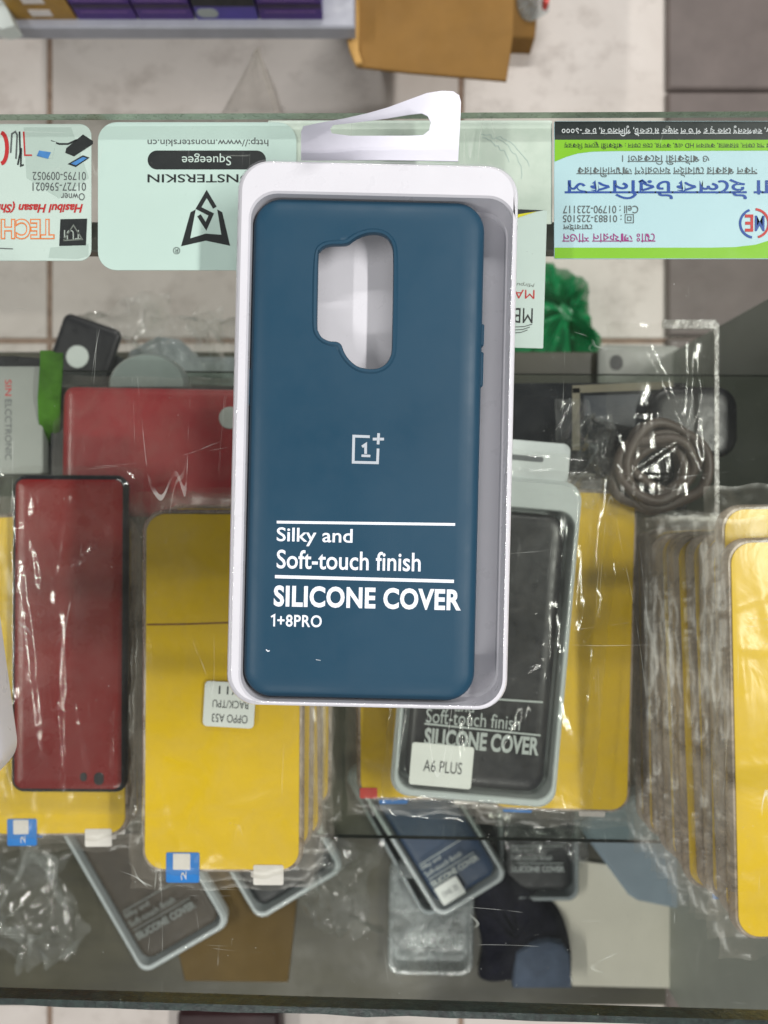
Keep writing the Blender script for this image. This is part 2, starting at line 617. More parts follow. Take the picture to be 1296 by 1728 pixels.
# ------------------------------------------------------------------ crumpled film
def film_sheet(w, l, ztop, drop, seed, amp=.0012, nx=46, ny=80, creases=14, edge=.10, cx=0, cy=0, warp=0):
    rnd = random.Random(seed)
    cr = []
    for k in range(creases):
        a = rnd.uniform(0, math.pi) if k % 3 else rnd.gauss(math.pi / 2, .15)
        px, py = rnd.uniform(-w / 2, w / 2), rnd.uniform(-l / 2, l / 2)
        cr.append((math.cos(a), math.sin(a), px, py, rnd.uniform(.0016, .0036), rnd.uniform(.3, 1) * amp, rnd.uniform(.01, .05)))
    bm = bmesh.new()
    g = []
    for j in range(ny + 1):
        row = []
        for i in range(nx + 1):
            u, v = i / nx, j / ny
            x, y = (u - .5) * w, (v - .5) * l
            e = min(u, 1 - u) * w
            e2 = min(v, 1 - v) * l
            ew = .009
            ks = [min(1, e / ew), min(1, e2 / (ew * 1.4))]
            k = math.prod(t * t * (3 - 2 * t) for t in ks)
            z = ztop - drop * (1 - k)
            q = noise.noise(Vector((x * 60 + seed, y * 40, seed * 1.7)))
            z += amp * .35 * q + amp * .06 * noise.noise(Vector((x * 160 + seed, y * 90, 3)))
            for (c, s, px, py, wd, am, ln) in cr:
                dx, dy = x - px, y - py
                dd = -s * dx + c * dy
                al = c * dx + s * dy
                z += am * math.exp(-(dd / wd) ** 2 - (al / ln) ** 2)
            z += (1 - k) * amp * .5 * noise.noise(Vector((x * 90, y * 55, seed + 9)))
            xx = x + (1 - k) * .0018 * noise.noise(Vector((seed + 5, y * 70, 1)))
            yy = y + (1 - k) * .0022 * noise.noise(Vector((x * 70, seed + 8, 1)))
            if warp:
                xx += warp * w * (noise.noise(Vector((x * 22 + seed, y * 22, 4))) + .5 * noise.noise(Vector((x * 60, y * 60 + seed, 8))))
                yy += warp * l * (noise.noise(Vector((x * 22, y * 22 + seed, 14))) + .5 * noise.noise(Vector((x * 60, y * 60 + seed, 18))))
            row.append(bm.verts.new((cx + xx, cy + yy, z)))
        g.append(row)
    for j in range(ny):
        for i in range(nx):
            bm.faces.new((g[j][i], g[j][i + 1], g[j + 1][i + 1], g[j + 1][i]))
    return bm


# ------------------------------------------------------------------ the setting
zf = H - 1.16
TP = .621
bm = bmesh.new()
jx, jy = at(83, 0, zf).x, at(0, 575, zf).y
for i in range(-4, 5):
    for j in range(-3, 5):
        x0, x1 = jx + i * TP + .004, jx + (i + 1) * TP - .004
        y0, y1 = jy + j * TP + .004, jy + (j + 1) * TP - .004
        box(bm, x0, x1, y0, y1, zf - .006, zf, .0015)
box(bm, jx - 4 * TP, jx + 5 * TP, jy - 3 * TP, jy + 5 * TP, zf - .02, zf - .0025, mi=1)
struct('floor', bm, [M['tile'], M['grout']])
bm = bmesh.new()
xs = at(1127, 0, zf + .012).x
for y0, y1 in ((-1.2, at(0, 575, zf).y), (at(0, 575, zf).y + .005, at(0, 163, zf).y), (at(0, 163, zf).y + .005, 1.9)):
    box(bm, xs, 2.4, y0, y1, zf + .002, zf + .014, .003)
struct('floor_border', bm, M['grey_stone'])

# display counter: glass top, glass shelf, board, end panel, rail
cab = thing('display_counter', 'glass topped shop counter with a glass shelf holding bagged phone cases', 'counter', (0, 0, zf))
Z0 = -zf                                    # local height of the counter glass top
GT = .0042
bm = bmesh.new()
yb_l, yb_r = at(0, 193, 0).y, at(1296, 188, 0).y
yf_l, yf_r = at(0, 1684, 0).y, at(1296, 1722, 0).y
sl_b, sl_f = (yb_r - yb_l) / .2746, (yf_r - yf_l) / .2746
XL, XR = -.62, .30
def yb(x): return yb_l + (x + .1373) * sl_b
def yf(x): return yf_l + (x + .1373) * sl_f
q = [(XL, yf(XL)), (XR, yf(XR)), (XR, yb(XR)), (XL, yb(XL))]
loft(bm, [[(x, y, Z0 - GT) for x, y in q], [(x, y, Z0) for x, y in q]], True, True)
for f in bm.faces:
    if abs(f.normal.z) < .5:
        f.material_index = 1
bm.faces.ensure_lookup_table()
bm.normal_update()
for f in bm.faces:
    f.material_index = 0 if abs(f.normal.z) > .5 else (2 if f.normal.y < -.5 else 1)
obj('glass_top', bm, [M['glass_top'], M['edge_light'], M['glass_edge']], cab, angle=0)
bm = bmesh.new()                            # thick dark front lip
n = 60
lo = []
for i in range(n + 1):
    x = XL + (XR - XL) * i / n
    j1 = .0007 * noise.noise(Vector((x * 90, 0, 0)))
    j2 = .0005 * noise.noise(Vector((x * 70, 5, 0)))
    y0, y1 = yf(x) - .0036 + j1, yf(x) - .0003
    lo.append([(x, y0, Z0 - .0065), (x, y1, Z0 - .0065), (x, y1, Z0 - .0006), (x, y0 + .0006 + j2, Z0 - .0006)])
loft(bm, lo)
obj('front_edge', bm, M['glass_edge'], cab, angle=30)
ZS = -.20
bm = bmesh.new()
ysb, ysf_l, ysf_r = at(0, 628, ZS).y, at(0, 1402, ZS).y, at(1296, 1428, ZS).y
q = [(-.60, ysf_l + .006), (.264, ysf_r), (.264, ysb - .002), (-.60, ysb + .004)]
loft(bm, [[(x, y, Z0 + ZS - .005) for x, y in q], [(x, y, Z0 + ZS) for x, y in q]])
bm.normal_update()
for f in bm.faces:
    f.material_index = 0 if abs(f.normal.z) > .5 else 1
obj('glass_shelf', bm, [M['glass_shelf'], M['glass_edge']], cab, angle=0)
ZB = -.445
bm = bmesh.new()
box(bm, -.60, .264, -.462, .150, Z0 + ZB - .018, Z0 + ZB, .001)
obj('base_board', bm, M['board'], cab, angle=0)
bm = bmesh.new()
box(bm, .266, .284, -.446, .1475, .0, Z0 - .008, .001)
obj('end_panel', bm, M['panel'], cab, angle=0)
bm = bmesh.new()
box(bm, -.62, -.602, -.446, .1475, .0, Z0 - .008, .001)
obj('end_panel', bm, M['panel'], cab, angle=0)
bm = bmesh.new()
yr0, yr1 = at(0, 424, -.016).y, at(0, 374, -.016).y
box(bm, -.60, .264, yr0, yr1, Z0 - .022, Z0 - .016, .0006)
obj('rail', bm, M['rail'], cab, angle=0)

# ------------------------------------------------------------------ boxed and loose phone cases
def phone_case(label, loc, rz, w, l, t, m, group=None, hole=None, r=.0095, m_side=None, side_frac=.7, cat='phone case'):
    """hole: outline in local coordinates"""
    th = thing('phone_case', label, cat, loc, rz, group)
    bm = bmesh.new()
    S = [(-.0030, .0), (-.0010, .25), (-.0003, .5), (0, .72), (-.0008, .85), (-.0026, .94), (-.0046, .974), (-.0064, .994), (-.0078, 1.0)]
    loops = [rl(w + 2 * a, l + 2 * a, max(r + a, .0012), t * k) for a, k in S]
    inner = [rl(w - .0085, l - .0085, r - .003, 0), rl(w - .0085, l - .0085, r - .003, t - .003)]
    if hole is None:
        vs = loft(bm, loops, True, True)
        if m_side:
            for f in bm.faces:
                if f.calc_center_median().z < t * side_frac:
                    f.material_index = 1
    else:
        vs = loft(bm, loops, False, False)
        hp = ccw(hole)
        
        def soft(lp, k):
            for _ in range(k):
                lp = [tuple((Vector(lp[i - 1]) + 2 * Vector(lp[i]) + Vector(lp[(i + 1) % len(lp)])) / 4) for i in range(len(lp))]
            return lp
        hq = soft(inset2(hp, -.0026), 16); ho = soft(inset2(hp, -.0018), 10); hr = soft(inset2(hp, -.0011), 4)
        hi = inset2(hp, -.0003)
        hv = [[bm.verts.new((x, y, t + dz)) for x, y in lp] for lp, dz in ((hq, 0), (ho, 0), (hr, .0005), (hi, .0004), (hp, -.0002), (hp, -.0018))]
        k = len(hp)
        for a, b in zip(hv, hv[1:]):
            for i in range(k):
                bm.faces.new((a[i], a[(i + 1) % k], b[(i + 1) % k], b[i]))
        iv = [[bm.verts.new(p) for p in lp] for lp in inner]
        nn = len(iv[0])
        for i in range(nn):
            bm.faces.new((iv[0][i], iv[0][(i + 1) % nn], iv[1][(i + 1) % nn], iv[1][i]))
            bm.faces.new((vs[0][i], vs[0][(i + 1) % nn], iv[0][(i + 1) % nn], iv[0][i]))

        def fill(a, b):
            es = []
            for lp in (a, b):
                for i in range(len(lp)):
                    e = bm.edges.get((lp[i], lp[(i + 1) % len(lp)])) or bm.edges.new((lp[i], lp[(i + 1) % len(lp)]))
                    es.append(e)
            bmesh.ops.triangle_fill(bm, edges=es, use_beauty=True)
        fill(vs[-1], hv[0])
        fill(iv[1], hv[-1])
    obj('case_body', bm, [m, m_side] if m_side else m, th, angle=35)
    return th


def case_box(label, loc, rz, W, LL, Ht, op, m, group=None, lid=True, floor_z=.004, cat='case box'):
    """tray with raised rim and clear lid; op = opening (w, l, cx, cy)"""
    th = thing('case_box', label, cat, loc, rz, group)
    ow, ol, ox, oy = op
    bm = bmesh.new()
    r = .0102
    lo = [rl(W - .006, LL - .006, r - .002, 0), rl(W - .002, LL - .002, r, .0015), rl(W, LL, r, Ht * .55),
          rl(W, LL, r, Ht - .0042), rl(W - .0006, LL - .0006, r, Ht - .0036), rl(W - .0022, LL - .0022, r - .0006, Ht - .0034),
          rl(W - .0026, LL - .0026, r - .0006, Ht - .0012), rl(W - .0042, LL - .0042, r - .001, Ht - .0004),
          rl(ow + .0012, ol + .0012, r - .001, Ht - .0004, ox, oy), rl(ow, ol, r - .0015, Ht - .0012, ox, oy),
          rl(ow - .0002, ol - .0002, r - .0015, floor_z + .001, ox, oy), rl(ow - .002, ol - .002, r - .002, floor_z, ox, oy)]
    loft(bm, lo, True, True)
    obj('tray', bm, m, th, angle=30)
    if lid:
        bm = bmesh.new()
        loft(bm, [rl(W - .0018, LL - .0018, r - .0004, Ht - .0030), rl(W - .0016, LL - .0016, r - .0004, Ht - .0010),
                  rl(W - .0026, LL - .0026, r - .001, Ht - .0001), rl(W - .0046, LL - .0046, r - .002, Ht + .0003), rl(W - .0070, LL - .0070, r - .003, Ht + .0003)], False, True)
        obj('lid', bm, M['lid'], th, angle=60)
    return th


# the boxed blue case on the glass
BZ = .022
mb = case_box('white box with clear lid and blue cover inside, lying flat on the counter glass',
              at(628.5, 733, BZ).xy.to_3d(), R(-1.3), .0936, .1816, BZ, (.0868, .1676, .00165, -.0049), M['white_plastic'], floor_z=.0082)
mb.location = Vector((at(628.5, 733, BZ).x, at(628.5, 733, BZ).y, .0002))
# hang tab: paper, its far corner curled up
bm = bmesh.new()
def tabz(u, v): return .0135 + .016 * v * max(0, 1 - u) ** 1.3 + .003 * v * v
def tab_pt(px, py):
    base = 266
    u = (px - 508) / 268
    top = 212 - 58 * max(0, min(1, u)) ** 1.15
    v = max(0, (base - py) / (base - top))
    z = tabz(u, v)
    p = at(px, py, z)
    return p
outl = [(508, 270), (508, 245), (508, 222), (512, 213), (540, 207), (580, 200), (620, 191), (655, 181), (690, 168), (720, 157), (745, 153), (765, 154), (775, 161), (778, 172), (777, 200), (775, 235), (773, 272), (720, 271), (650, 270), (580, 270)]
hol = [(560, 225), (557, 217), (562, 210), (590, 207), (625, 203), (655, 199), (690, 193), (712, 191), (722, 196), (727, 207), (724, 220), (714, 228), (690, 229), (640, 229), (590, 229)]
ov = [bm.verts.new(tab_pt(*p)) for p in outl]
hv = [bm.verts.new(tab_pt(*p)) for p in hol]
es = []
for lp in (ov, hv):
    for i in range(len(lp)):
        es.append(bm.edges.new((lp[i], lp[(i + 1) % len(lp)])))
bmesh.ops.triangle_fill(bm, edges=es, use_beauty=True)
bmesh.ops.subdivide_edges(bm, edges=[e for e in bm.edges if len(e.link_faces) == 2], cuts=1)
ex = bmesh.ops.extrude_face_region(bm, geom=bm.faces[:])
bmesh.ops.translate(bm, vec=(0, 0, -.0004), verts=[v for v in ex['geom'] if isinstance(v, bmesh.types.BMVert)])
inv = (Matrix.Translation(mb.location) @ Matrix.Rotation(R(-1.3), 4, 'Z')).inverted()
bm.transform(inv)
obj('hang_tab', bm, M['paper_tab'], mb, angle=50)

CT = .0115
cz = .0093
pc_c = at(614.3, 759, .0177)
zoom = [(425, 700), (432, 680), (448, 665), (475, 657), (530, 655), (548, 650), (562, 640), (585, 625), (620, 612), (650, 609), (680, 613), (705, 628), (722, 655), (728, 700), (727, 850), (724, 1000), (722, 1080), (715, 1110), (700, 1135), (675, 1152), (645, 1158), (610, 1155), (580, 1145), (550, 1120), (530, 1090), (518, 1060), (500, 1048), (470, 1045), (440, 1030), (425, 1005), (420, 980), (422, 850)]
cs, sn = math.cos(R(1.3)), math.sin(R(1.3))
hole = []
for x, y in catmull(zoom, 4):
    p = at(360 + x / 2.4, 140 + y / 2.4, cz + CT) - pc_c
    hole.append((p.x * cs - p.y * sn, p.x * sn + p.y * cs))
pc = phone_case('matte blue silicone phone cover with silver logo and long camera cut-out, in the white box',
                Vector((pc_c.x, pc_c.y, cz)), R(-1.3), .0771, .1664, CT, M['blue_silicone'], hole=hole)
def logo(t, z, m, f=lambda x, y: (x, y), wpx=4.6):
    def st(p, n='logo_mark'):
        return [f(*q) for q in p]
    bm = bmesh.new()
    w = sz(wpx, t.location.z + z)
    for p in ([(624, 737), (597, 736), (596, 780), (637, 781), (638, 757)], [(639, 731), (638, 750)], [(629, 741), (636.4, 741)], [(641, 741), (648, 741)]):
        stroke(bm, [L(t, *f(*q), z) for q in p], w, z, z + .0001)
    obj('logo_mark', bm, m, t, angle=0)
    bm = bmesh.new()
    stroke(bm, [L(t, *q, z) for q in ((611, 754), (617, 750), (617, 766))], w, z, z + .0001)
    stroke(bm, [L(t, *q, z) for q in ((610, 769), (625, 769.5))], w * .9, z, z + .0001)
    obj('logo_numeral', bm, m, t, angle=0)
logo(pc, CT + .00005, M['silver'])
tz = CT + .00005
txt_px(pc, 'Silky and', 467, 891, 595, 922, M['print_white'], tz, bold=.012)
txt_px(pc, 'Soft-touch finish', 467, 930, 710, 962, M['print_white'], tz, bold=.012)
txt_px(pc, 'SILICONE COVER', 462, 991, 778, 1027, M['print_white'], tz, bold=.035, space=1.06)
txt_px(pc, '+8PRO', 468, 1037.5, 543, 1058, M['print_white'], tz, bold=.018, space=1.08)
stroke_px(pc, [(457.5, 1041), (463, 1038), (462.6, 1057)], 3, M['print_white'], tz, 'printed_text')
stroke_px(pc, [(467, 881), (768, 885)], 4.5, M['print_white'], tz, 'printed_line')
stroke_px(pc, [(464, 973), (766, 981)], 5.5, M['print_white'], tz, 'printed_line')
stroke_px(pc, [(449, 1096), (452, 1099), (455, 1098)], 1.6, M['print_white'], tz, 'dust_speck')
stroke_px(pc, [(533, 1113), (541, 1114.5)], 1.0, M['silver'], tz, 'dust_speck')
for (sx, y0, y1) in ((-1, 628, 690), (1, 545, 582), (1, 592, 650)):
    bm = bmesh.new()
    _, ya = L(pc, 616, y0, .006); _, yb2 = L(pc, 616, y1, .006)
    slab(bm, .0014, abs(ya - yb2), .0006, .0045, .0085, .0004, sx * .0386, (ya + yb2) / 2)
    obj('side_button', bm, M['blue_silicone'], pc, angle=40)

# a second white box, only its corner in view
o2 = case_box('white plastic box cut off by the picture edge, only its rounded corner showing',
              Vector((at(-307, 903, .022).x, at(-307, 903, .022).y, .0002)), R(8), .0922, .1812, .022, (.08, .16, 0, -.004), M['white_plastic'])

# ------------------------------------------------------------------ cards under the glass
CZ = -.0050
def card(name, label, cat, x0, y0, x1, y1, m, r, z=CZ, th=.0004, rz=math.pi):
    c = at((x0 + x1) / 2, (y0 + y1) / 2, z)
    t = thing(name, label, cat, Vector((c.x, c.y, z - th)), rz)
    bm = bmesh.new()
    slab(bm, sz(x1 - x0, z), sz(y1 - y0, z), r, 0, th, .0001)
    obj('card_sheet', bm, m, t, angle=30)
    return t, th + .00003


c1, z1 = card('business_card', 'white visiting card with gadget pictures and orange and red upside-down lettering', 'business card', -250, 209, 154, 440, M['card_white'], .0042)
poly_px(c1, [(40, 215), (120, 215), (150, 300), (100, 335), (45, 300)], M['print_grey'], z1, 'printed_shape')
poly_px(c1, [(85, 418), (149, 412), (149, 432), (130, 437), (82, 435)], M['print_grey'], z1, 'printed_shape')
z1b = z1 + .00008
txt_px(c1, '01795-009052', 55, 290, 145, 304, M['ink_grey'], z1b)
txt_px(c1, '01727-596021', 55, 308, 145, 322, M['ink_grey'], z1b)
txt_px(c1, 'Owner', 103, 326, 143, 338, M['ink_grey'], z1b)
txt_px(c1, 'Hasibul Hasan (Shi', -4, 340, 140, 359, M['print_red'], z1b, bold=.03, shear=.25)
txt_px(c1, 'TECHN', -26, 369, 92, 404, M['print_orange'], z1b, bold=.05)
txt_px(c1, 'TECHN', -24, 371, 90, 402, M['card_white'], z1b + .00008, bold=.0)
poly_px(c1, [(102, 370), (147, 369), (145, 414), (100, 415)], M['ink'], z1b, 'printed_square')
txt_px(c1, 'TUI', 108, 388, 138, 404, M['ghost_white'], z1b + .00008)
stroke_px(c1, [(107, 406), (124, 380), (139, 404), (107, 406)], 2, M['ghost_dim'], z1b + .00008, 'printed_mark')
stroke_px(c1, [(0, 419), (22, 420)], 1.5, M['ink_grey'], z1b, 'printed_line')
poly_px(c1, [(140, 227), (157, 238), (157, 243), (125, 264), (110, 258), (112, 250)], M['ink'], z1b, 'printed_gadget')
stroke_px(c1, [(86, 238), (100, 243), (115, 243), (130, 236)], 3, M['ink'], z1b, 'printed_gadget')
poly_px(c1, [(114, 277), (140, 262), (151, 266), (128, 282)], M['ink'], z1b, 'printed_gadget')
poly_px(c1, [(120, 276), (140, 265), (147, 267), (128, 279)], M['print_sky'], z1b + .00008, 'printed_screen')
poly_px(c1, [(75, 236), (95, 240), (88, 268), (61, 262)], M['print_grey'], z1b + .00002, 'printed_gadget')
poly_px(c1, [(66, 254), (86, 257), (81, 268), (62, 263)], M['print_sky'], z1b + .00009, 'printed_screen')
bm = bmesh.new()
stroke(bm, [L(c1, 2 + 10 * math.cos(a / 10 * math.pi - 1.57), 250 + 26 * math.sin(a / 10 * math.pi - 1.57), z1b) for a in range(11)], .0014, z1b, z1b + .00006)
obj('printed_headphones', bm, M['print_red'], c1, angle=0)
for k, (pts, mm_) in enumerate((([(18, 258), (20, 226), (26, 222), (29, 228), (27, 268)], 'ink_grey'), ([(33, 222), (34, 258), (30, 278)], 'ink'),
                                ([(40, 222), (42, 262), (54, 262)], 'print_red'), ([(36, 250), (35, 280), (40, 278)], 'ink'))):
    stroke_px(c1, pts, 2.6, M[mm_], z1b, 'printed_cable')

c2, z2 = card('squeegee_card', 'mint white card with round corners, black triangle emblem and black pill printed upside down', 'card', 165, 206, 500, 456, M['mint'], .0068, z=CZ - .0006)
zz = z2
txt_px(c2, 'http://www.monsterskin.cn', 249, 232, 453, 247, M['ink_grey'], zz, bold=.004)
bm = bmesh.new()
a, b = L(c2, 349, 270, zz)
slab(bm, sz(200, CZ), sz(32, CZ), sz(15.9, CZ), zz, zz + .00006, .00001, a, b)
obj('printed_pill', bm, M['ink'], c2, angle=0)
txt_px(c2, 'Squeegee', 307, 259, 390, 279, M['card_white'], zz + .00008)
txt_px(c2, 'MONSTERSKIN', 249, 294, 452, 308, M['ink'], zz, bold=.01)
def z4(x, y): return (x / 3.24, 190 + y / 3.24)
poly_px(c2, [z4(*p) for p in ((1042, 545), (1070, 530), (1040, 688), (1125, 662), (1125, 700), (990, 731))], M['ink'], zz, 'emblem')
poly_px(c2, [z4(*p) for p in ((1215, 545), (1188, 530), (1210, 668), (1125, 662), (1125, 700), (1258, 728))], M['ink'], zz, 'emblem')
stroke_px(c2, [z4(*p) for p in ((1175, 520), (1130, 445), (1085, 522), (1155, 557), (1126, 622), (1088, 562))], 7, M['ink'], zz + .00002, 'emblem')
txt_px(c2, '®', 292, 417, 304, 429, M['ink'], zz)

c4, z4_ = card('paper_sheet', 'pale green worn paper under the glass behind the hang tab', 'paper', 452, 203, 932, 378, M['pale_paper'], .0006, z=CZ - .0014)
rnd = random.Random(3)
for (cx_, cy_, rx, ry, a0, a1) in ((800, 300, 80, 75, -80, 5), (806, 296, 88, 70, -70, -10), (795, 292, 66, 62, -75, -15)):
    pts = [(cx_ + rx * math.cos(R(a)) + rnd.uniform(-3, 3), cy_ + ry * math.sin(R(a)) + rnd.uniform(-3, 3)) for a in range(a0, a1, 5)]
    stroke_px(c4, pts, 1.4, M['print_grey'], z4_, 'printed_stain')

c5, z5 = card('business_card', 'narrow white card with red and black lettering beside the box corner', 'business card', 700, 352, 920, 585, M['card_white'], .0004, z=CZ - .0008, rz=math.pi - R(1.6))
poly_px(c5, [(872, 353), (917, 355), (872, 363)], M['ink'], z5, 'printed_stripe')
poly_px(c5, [(872, 362), (905, 357), (872, 368)], M['print_yellow'], z5 + .00008, 'printed_stripe')
txt_px(c5, 'MA', 867, 489, 902, 504, M['print_red'], z5)
txt_px(c5, 'Mirpur', 866, 476, 902, 484, M['ghost_dim'], z5, shear=.2)
txt_px(c5, 'MB', 866, 520, 899, 545, M['ink'], z5)
for k in range(3):
    stroke_px(c5, [(898 - 4 * k, 547 + 5 * k), (885 - 3 * k, 551 + 5 * k), (866, 552 + 5 * k), (850, 551 + 5 * k)], 1.4, M['ink_grey'], z5, 'printed_swoosh')

c3, z3 = card('business_card', 'light blue visiting card with green borders and large blue upside-down lettering', 'business card', 935, 204, 1350, 437, M['card_blue'], .0008)
poly_px(c3, [(936, 205), (1349, 205), (1349, 236), (936, 236)], M['card_black'], z3, 'printed_band')
poly_px(c3, [(936, 236)] + [(1349, 236), (1349, 254), (1040, 255), (1000, 256), (975, 259), (955, 265), (936, 273)], M['card_green'], z3, 'printed_band')
poly_px(c3, [(936, 418), (1200, 418), (1240, 417), (1275, 413), (1300, 405), (1349, 390), (1349, 436), (936, 436)], M['card_green'], z3, 'printed_band')
zt = z3 + .00008
K = dict(wind=True)
txt_px(c3, bn('৮, বঙ্গবন্ধু স্কোয়ার পাতাল সড়ক মার্কেট, গুলিস্তান, ঢাকা-১০০০'), 948, 212, 1300, 230, M['print_white'], zt, bold=.008, **K)
txt_px(c3, bn('তার সহ ফোন, চার্জার, ক্যাবল HD এম, কভার, হেড ফোন : পাইকারী মূল্যে বিক্রয়'), 952, 239, 1310, 252, M['card_black'], zt, **K)
txt_px(c3, bn('ও পাইকারী বিক্রেতা ।'), 1050, 261, 1197, 278, M['ink_grey'], zt, **K)
txt_px(c3, bn('সকল প্রকার মোবাইল যন্ত্রাংশ আমদানীকারক'), 973, 281, 1278, 299, M['ink_grey'], zt, **K)
txt_px(c3, bn('মা ইলেকট্রনিক্স'), 953, 302, 1320, 336, M['print_blue'], zt, bold=.012, **K)
stroke_px(c3, [(1091, 309), (1084, 304), (1078, 307)], 2.6, M['print_blue'], zt, 'printed_stroke')
txt_px(c3, 'Cell : 01790-223117', 950, 347, 1077, 360, M['ink_grey'], zt)
txt_px(c3, ': 01883-225105', 950, 363, 1049, 375, M['ink_grey'], zt)
stroke_px(c3, [(1055, 362), (1069, 362), (1069, 376), (1055, 376)], 1.2, M['ink_grey'], zt, 'printed_phone', closed=True)
stroke_px(c3, [(1059, 366), (1065, 366), (1065, 372), (1059, 372)], 1.2, M['ink_grey'], zt, 'printed_phone', closed=True)
txt_px(c3, bn('মোবাইল'), 950, 378, 1000, 390, M['ink_grey'], zt, **K)
txt_px(c3, bn('মোঃ আফরান শাওন'), 949, 394, 1106, 409, M['print_magenta'], zt, **K)
for (a0, a1, mt) in ((100, 260, 'print_blue'), (275, 440, 'print_red')):
    pts = [(1273 - 0 + 24 * math.cos(R(a)), 377 + 24 * math.sin(R(a))) for a in range(a0, a1, 10)]
    stroke_px(c3, pts, 4, M[mt], zt, 'round_emblem')
txt_px(c3, 'M', 1274, 364, 1290, 390, M['print_blue'], zt, name='emblem_letter', bold=.02)
txt_px(c3, 'E', 1257, 362, 1271, 391, M['print_red'], zt, name='emblem_letter', bold=.02)

# ------------------------------------------------------------------ bagged yellow cases
PT = .0094
def make_pack(fw, fl, seed, name='bagged_case'):
    t = thing(name, 'x', 'phone case', (0, 0, 0))
    bm = bmesh.new()
    loft(bm, [rl(fw, fl, .009, .0006), rl(fw + .004, fl + .004, .011, .0022), rl(fw + .0042, fl + .0042, .011, .0062), rl(fw + .002, fl + .002, .010, .0078)])
    obj('clear_case', bm, M['tpu'], t, angle=40)
    bm = bmesh.new()
    slab(bm, fw, fl, .0095, .0079, .0084, .0002)
    obj('yellow_film', bm, M['yellow'], t, angle=30)
    bm = bmesh.new()
    slab(bm, .0165, .015, .001, .0085, .0088, .0001, -fw / 2 + .019, -fl / 2 + .001)
    tg = obj('peel_tag', bm, M['tag_blue'], t, angle=30)
    bm = bmesh.new()
    slab(bm, .0085, .0080, .0006, .00882, .0089, .00002, -fw / 2 + .0185, -fl / 2 + .0040)
    obj('tag_window', bm, M['tab_white'], tg, angle=0)
    txt(tg, '2', -fw / 2 + .0195, -fl / 2 - .0030, .0042, .0026, M['tab_white'], .00881, name='tag_number', rot=R(90))
    bm = bmesh.new()
    slab(bm, .015, .010, .001, .0085, .0087, .0001, fw / 2 - .015, -fl / 2 - .0025)
    obj('peel_tab', bm, M['tab_white'], t, angle=30)
    obj('clear_bag', film_sheet(fw + .017, fl + .022, PT + .0002, .0042, seed, .0010, nx=56, ny=100, creases=26), M['film'], t, angle=80)
    return t


def dup(o, loc, rz):
    r = o.copy()
    COL.objects.link(r)
    r.location = loc
    r.rotation_euler[2] = rz
    for ch in o.children:
        c = ch.copy(); COL.objects.link(c); c.parent = r
        for g in ch.children:
            d = g.copy(); COL.objects.link(d); d.parent = c
    return r


GY = 'clear bags with yellow film cases stacked on the glass shelf'
protos = [make_pack(.0765, .1765, 11), make_pack(.0765, .1765, 23), make_pack(.0765, .1765, 37)]
used = [False] * 3


def place_pack(k, loc, rz, label):
    if not used[k]:
        o = protos[k]; used[k] = True
        o.location = loc; o.rotation_euler[2] = rz
    else:
        o = dup(protos[k], loc, rz)
    o['label'] = label
    o['group'] = GY
    return o


def stack(px, py, n, rz, lab_top, lab_low, seed, jx=.002, shifts={}):
    rnd = random.Random(seed)
    ztop = ZS + n * PT
    c = at(px, py, ztop)
    top = None
    for i in range(n):
        dx, dy = rnd.uniform(-jx, jx), rnd.uniform(-.003, .003)
        if i == n - 1:
            dx = dy = 0
        sx, sy = shifts.get(i, (0, 0))
        p = Vector((c.x + dx + sx, c.y + dy + sy, ZS + .0002 + i * PT))
        top = place_pack((i + seed) % 3 if i < n - 1 else 0, p, rz + (rnd.uniform(-.02, .02) if i < n - 1 else 0), lab_top if i == n - 1 else lab_low)
    return top


mid = stack(375, 1168, 10, R(-.3), 'top yellow case in the stack with a white model label stuck on its bag',
            'yellow bagged case below the top one in the stack under the model label', 1,
            shifts={3: (.007, 0), 5: (.004, .002), 1: (.010, .004), 7: (.003, 0)})
bm = bmesh.new()
stroke(bm, [L(mid, x, y, .0085) for x, y in ((248, 1054), (320, 1053), (400, 1050), (502, 1047))], .0009, .0084, .00855)
obj('film_fold', bm, M['yellow_dull'], mid, angle=0)
# white model label on its bag
bm = bmesh.new()
a, b = L(mid, 388, 1188, PT)
slab(bm, sz(86, ZS + .094), sz(76, ZS + .094), .0022, PT + .0012, PT + .0016, .0001)
lb = obj('model_label', bm, M['sticker'], mid, angle=30)
lb.location = (a, b, 0)
lb.rotation_euler[2] = R(180 - 3)
lw = sz(1, ZS + .094)
for s, dy, w, h in (('OPPO A53', -23, 60, 14), ('BACK/TPU', 1, 60, 13), ('6/11', 24, 42, 14)):
    txt(lb, s, -2 * lw, -dy * lw * -1 * -1 if False else -(-dy) * lw * -1, w * lw, h * lw, M['ink'], PT + .00165, name='label_text')
stack(92, 1140, 5, R(.6), 'yellow bagged case directly beneath the dark red phone case, blue and red tags showing',
      'yellow bagged case buried in the low pile under the dark red phone case', 2)
rt = stack(1386, 1247, 14, R(1.2), 'uppermost yellow case of the tall pile beside the grey end panel',
      'bagged yellow case below the uppermost one in the pile beside the end panel', 3, .003,
      shifts={12: (-.002, .017), 13: (0, 0), 4: (-.004, 0), 8: (-.003, .003)})
def lose_tags(t):
    for ch in list(t.children):
        if ch.name.startswith('peel_'):                 # this one has lost its peel tags
            for g in list(ch.children):
                bpy.data.objects.remove(g)
            bpy.data.objects.remove(ch)


lose_tags(rt)
s4 = stack(950, 1098, 5, R(-1.5), 'yellow case sticking out beneath the boxed black cover, no label on it',
      'yellow bagged case lower in the short pile beneath the boxed black cover', 4)
s5 = stack(722, 1085, 4, R(0), 'topmost yellow case between the labelled stack and the boxed black cover, mostly hidden',
      'yellow bagged case at the bottom between the labelled stack and the boxed black cover', 5)

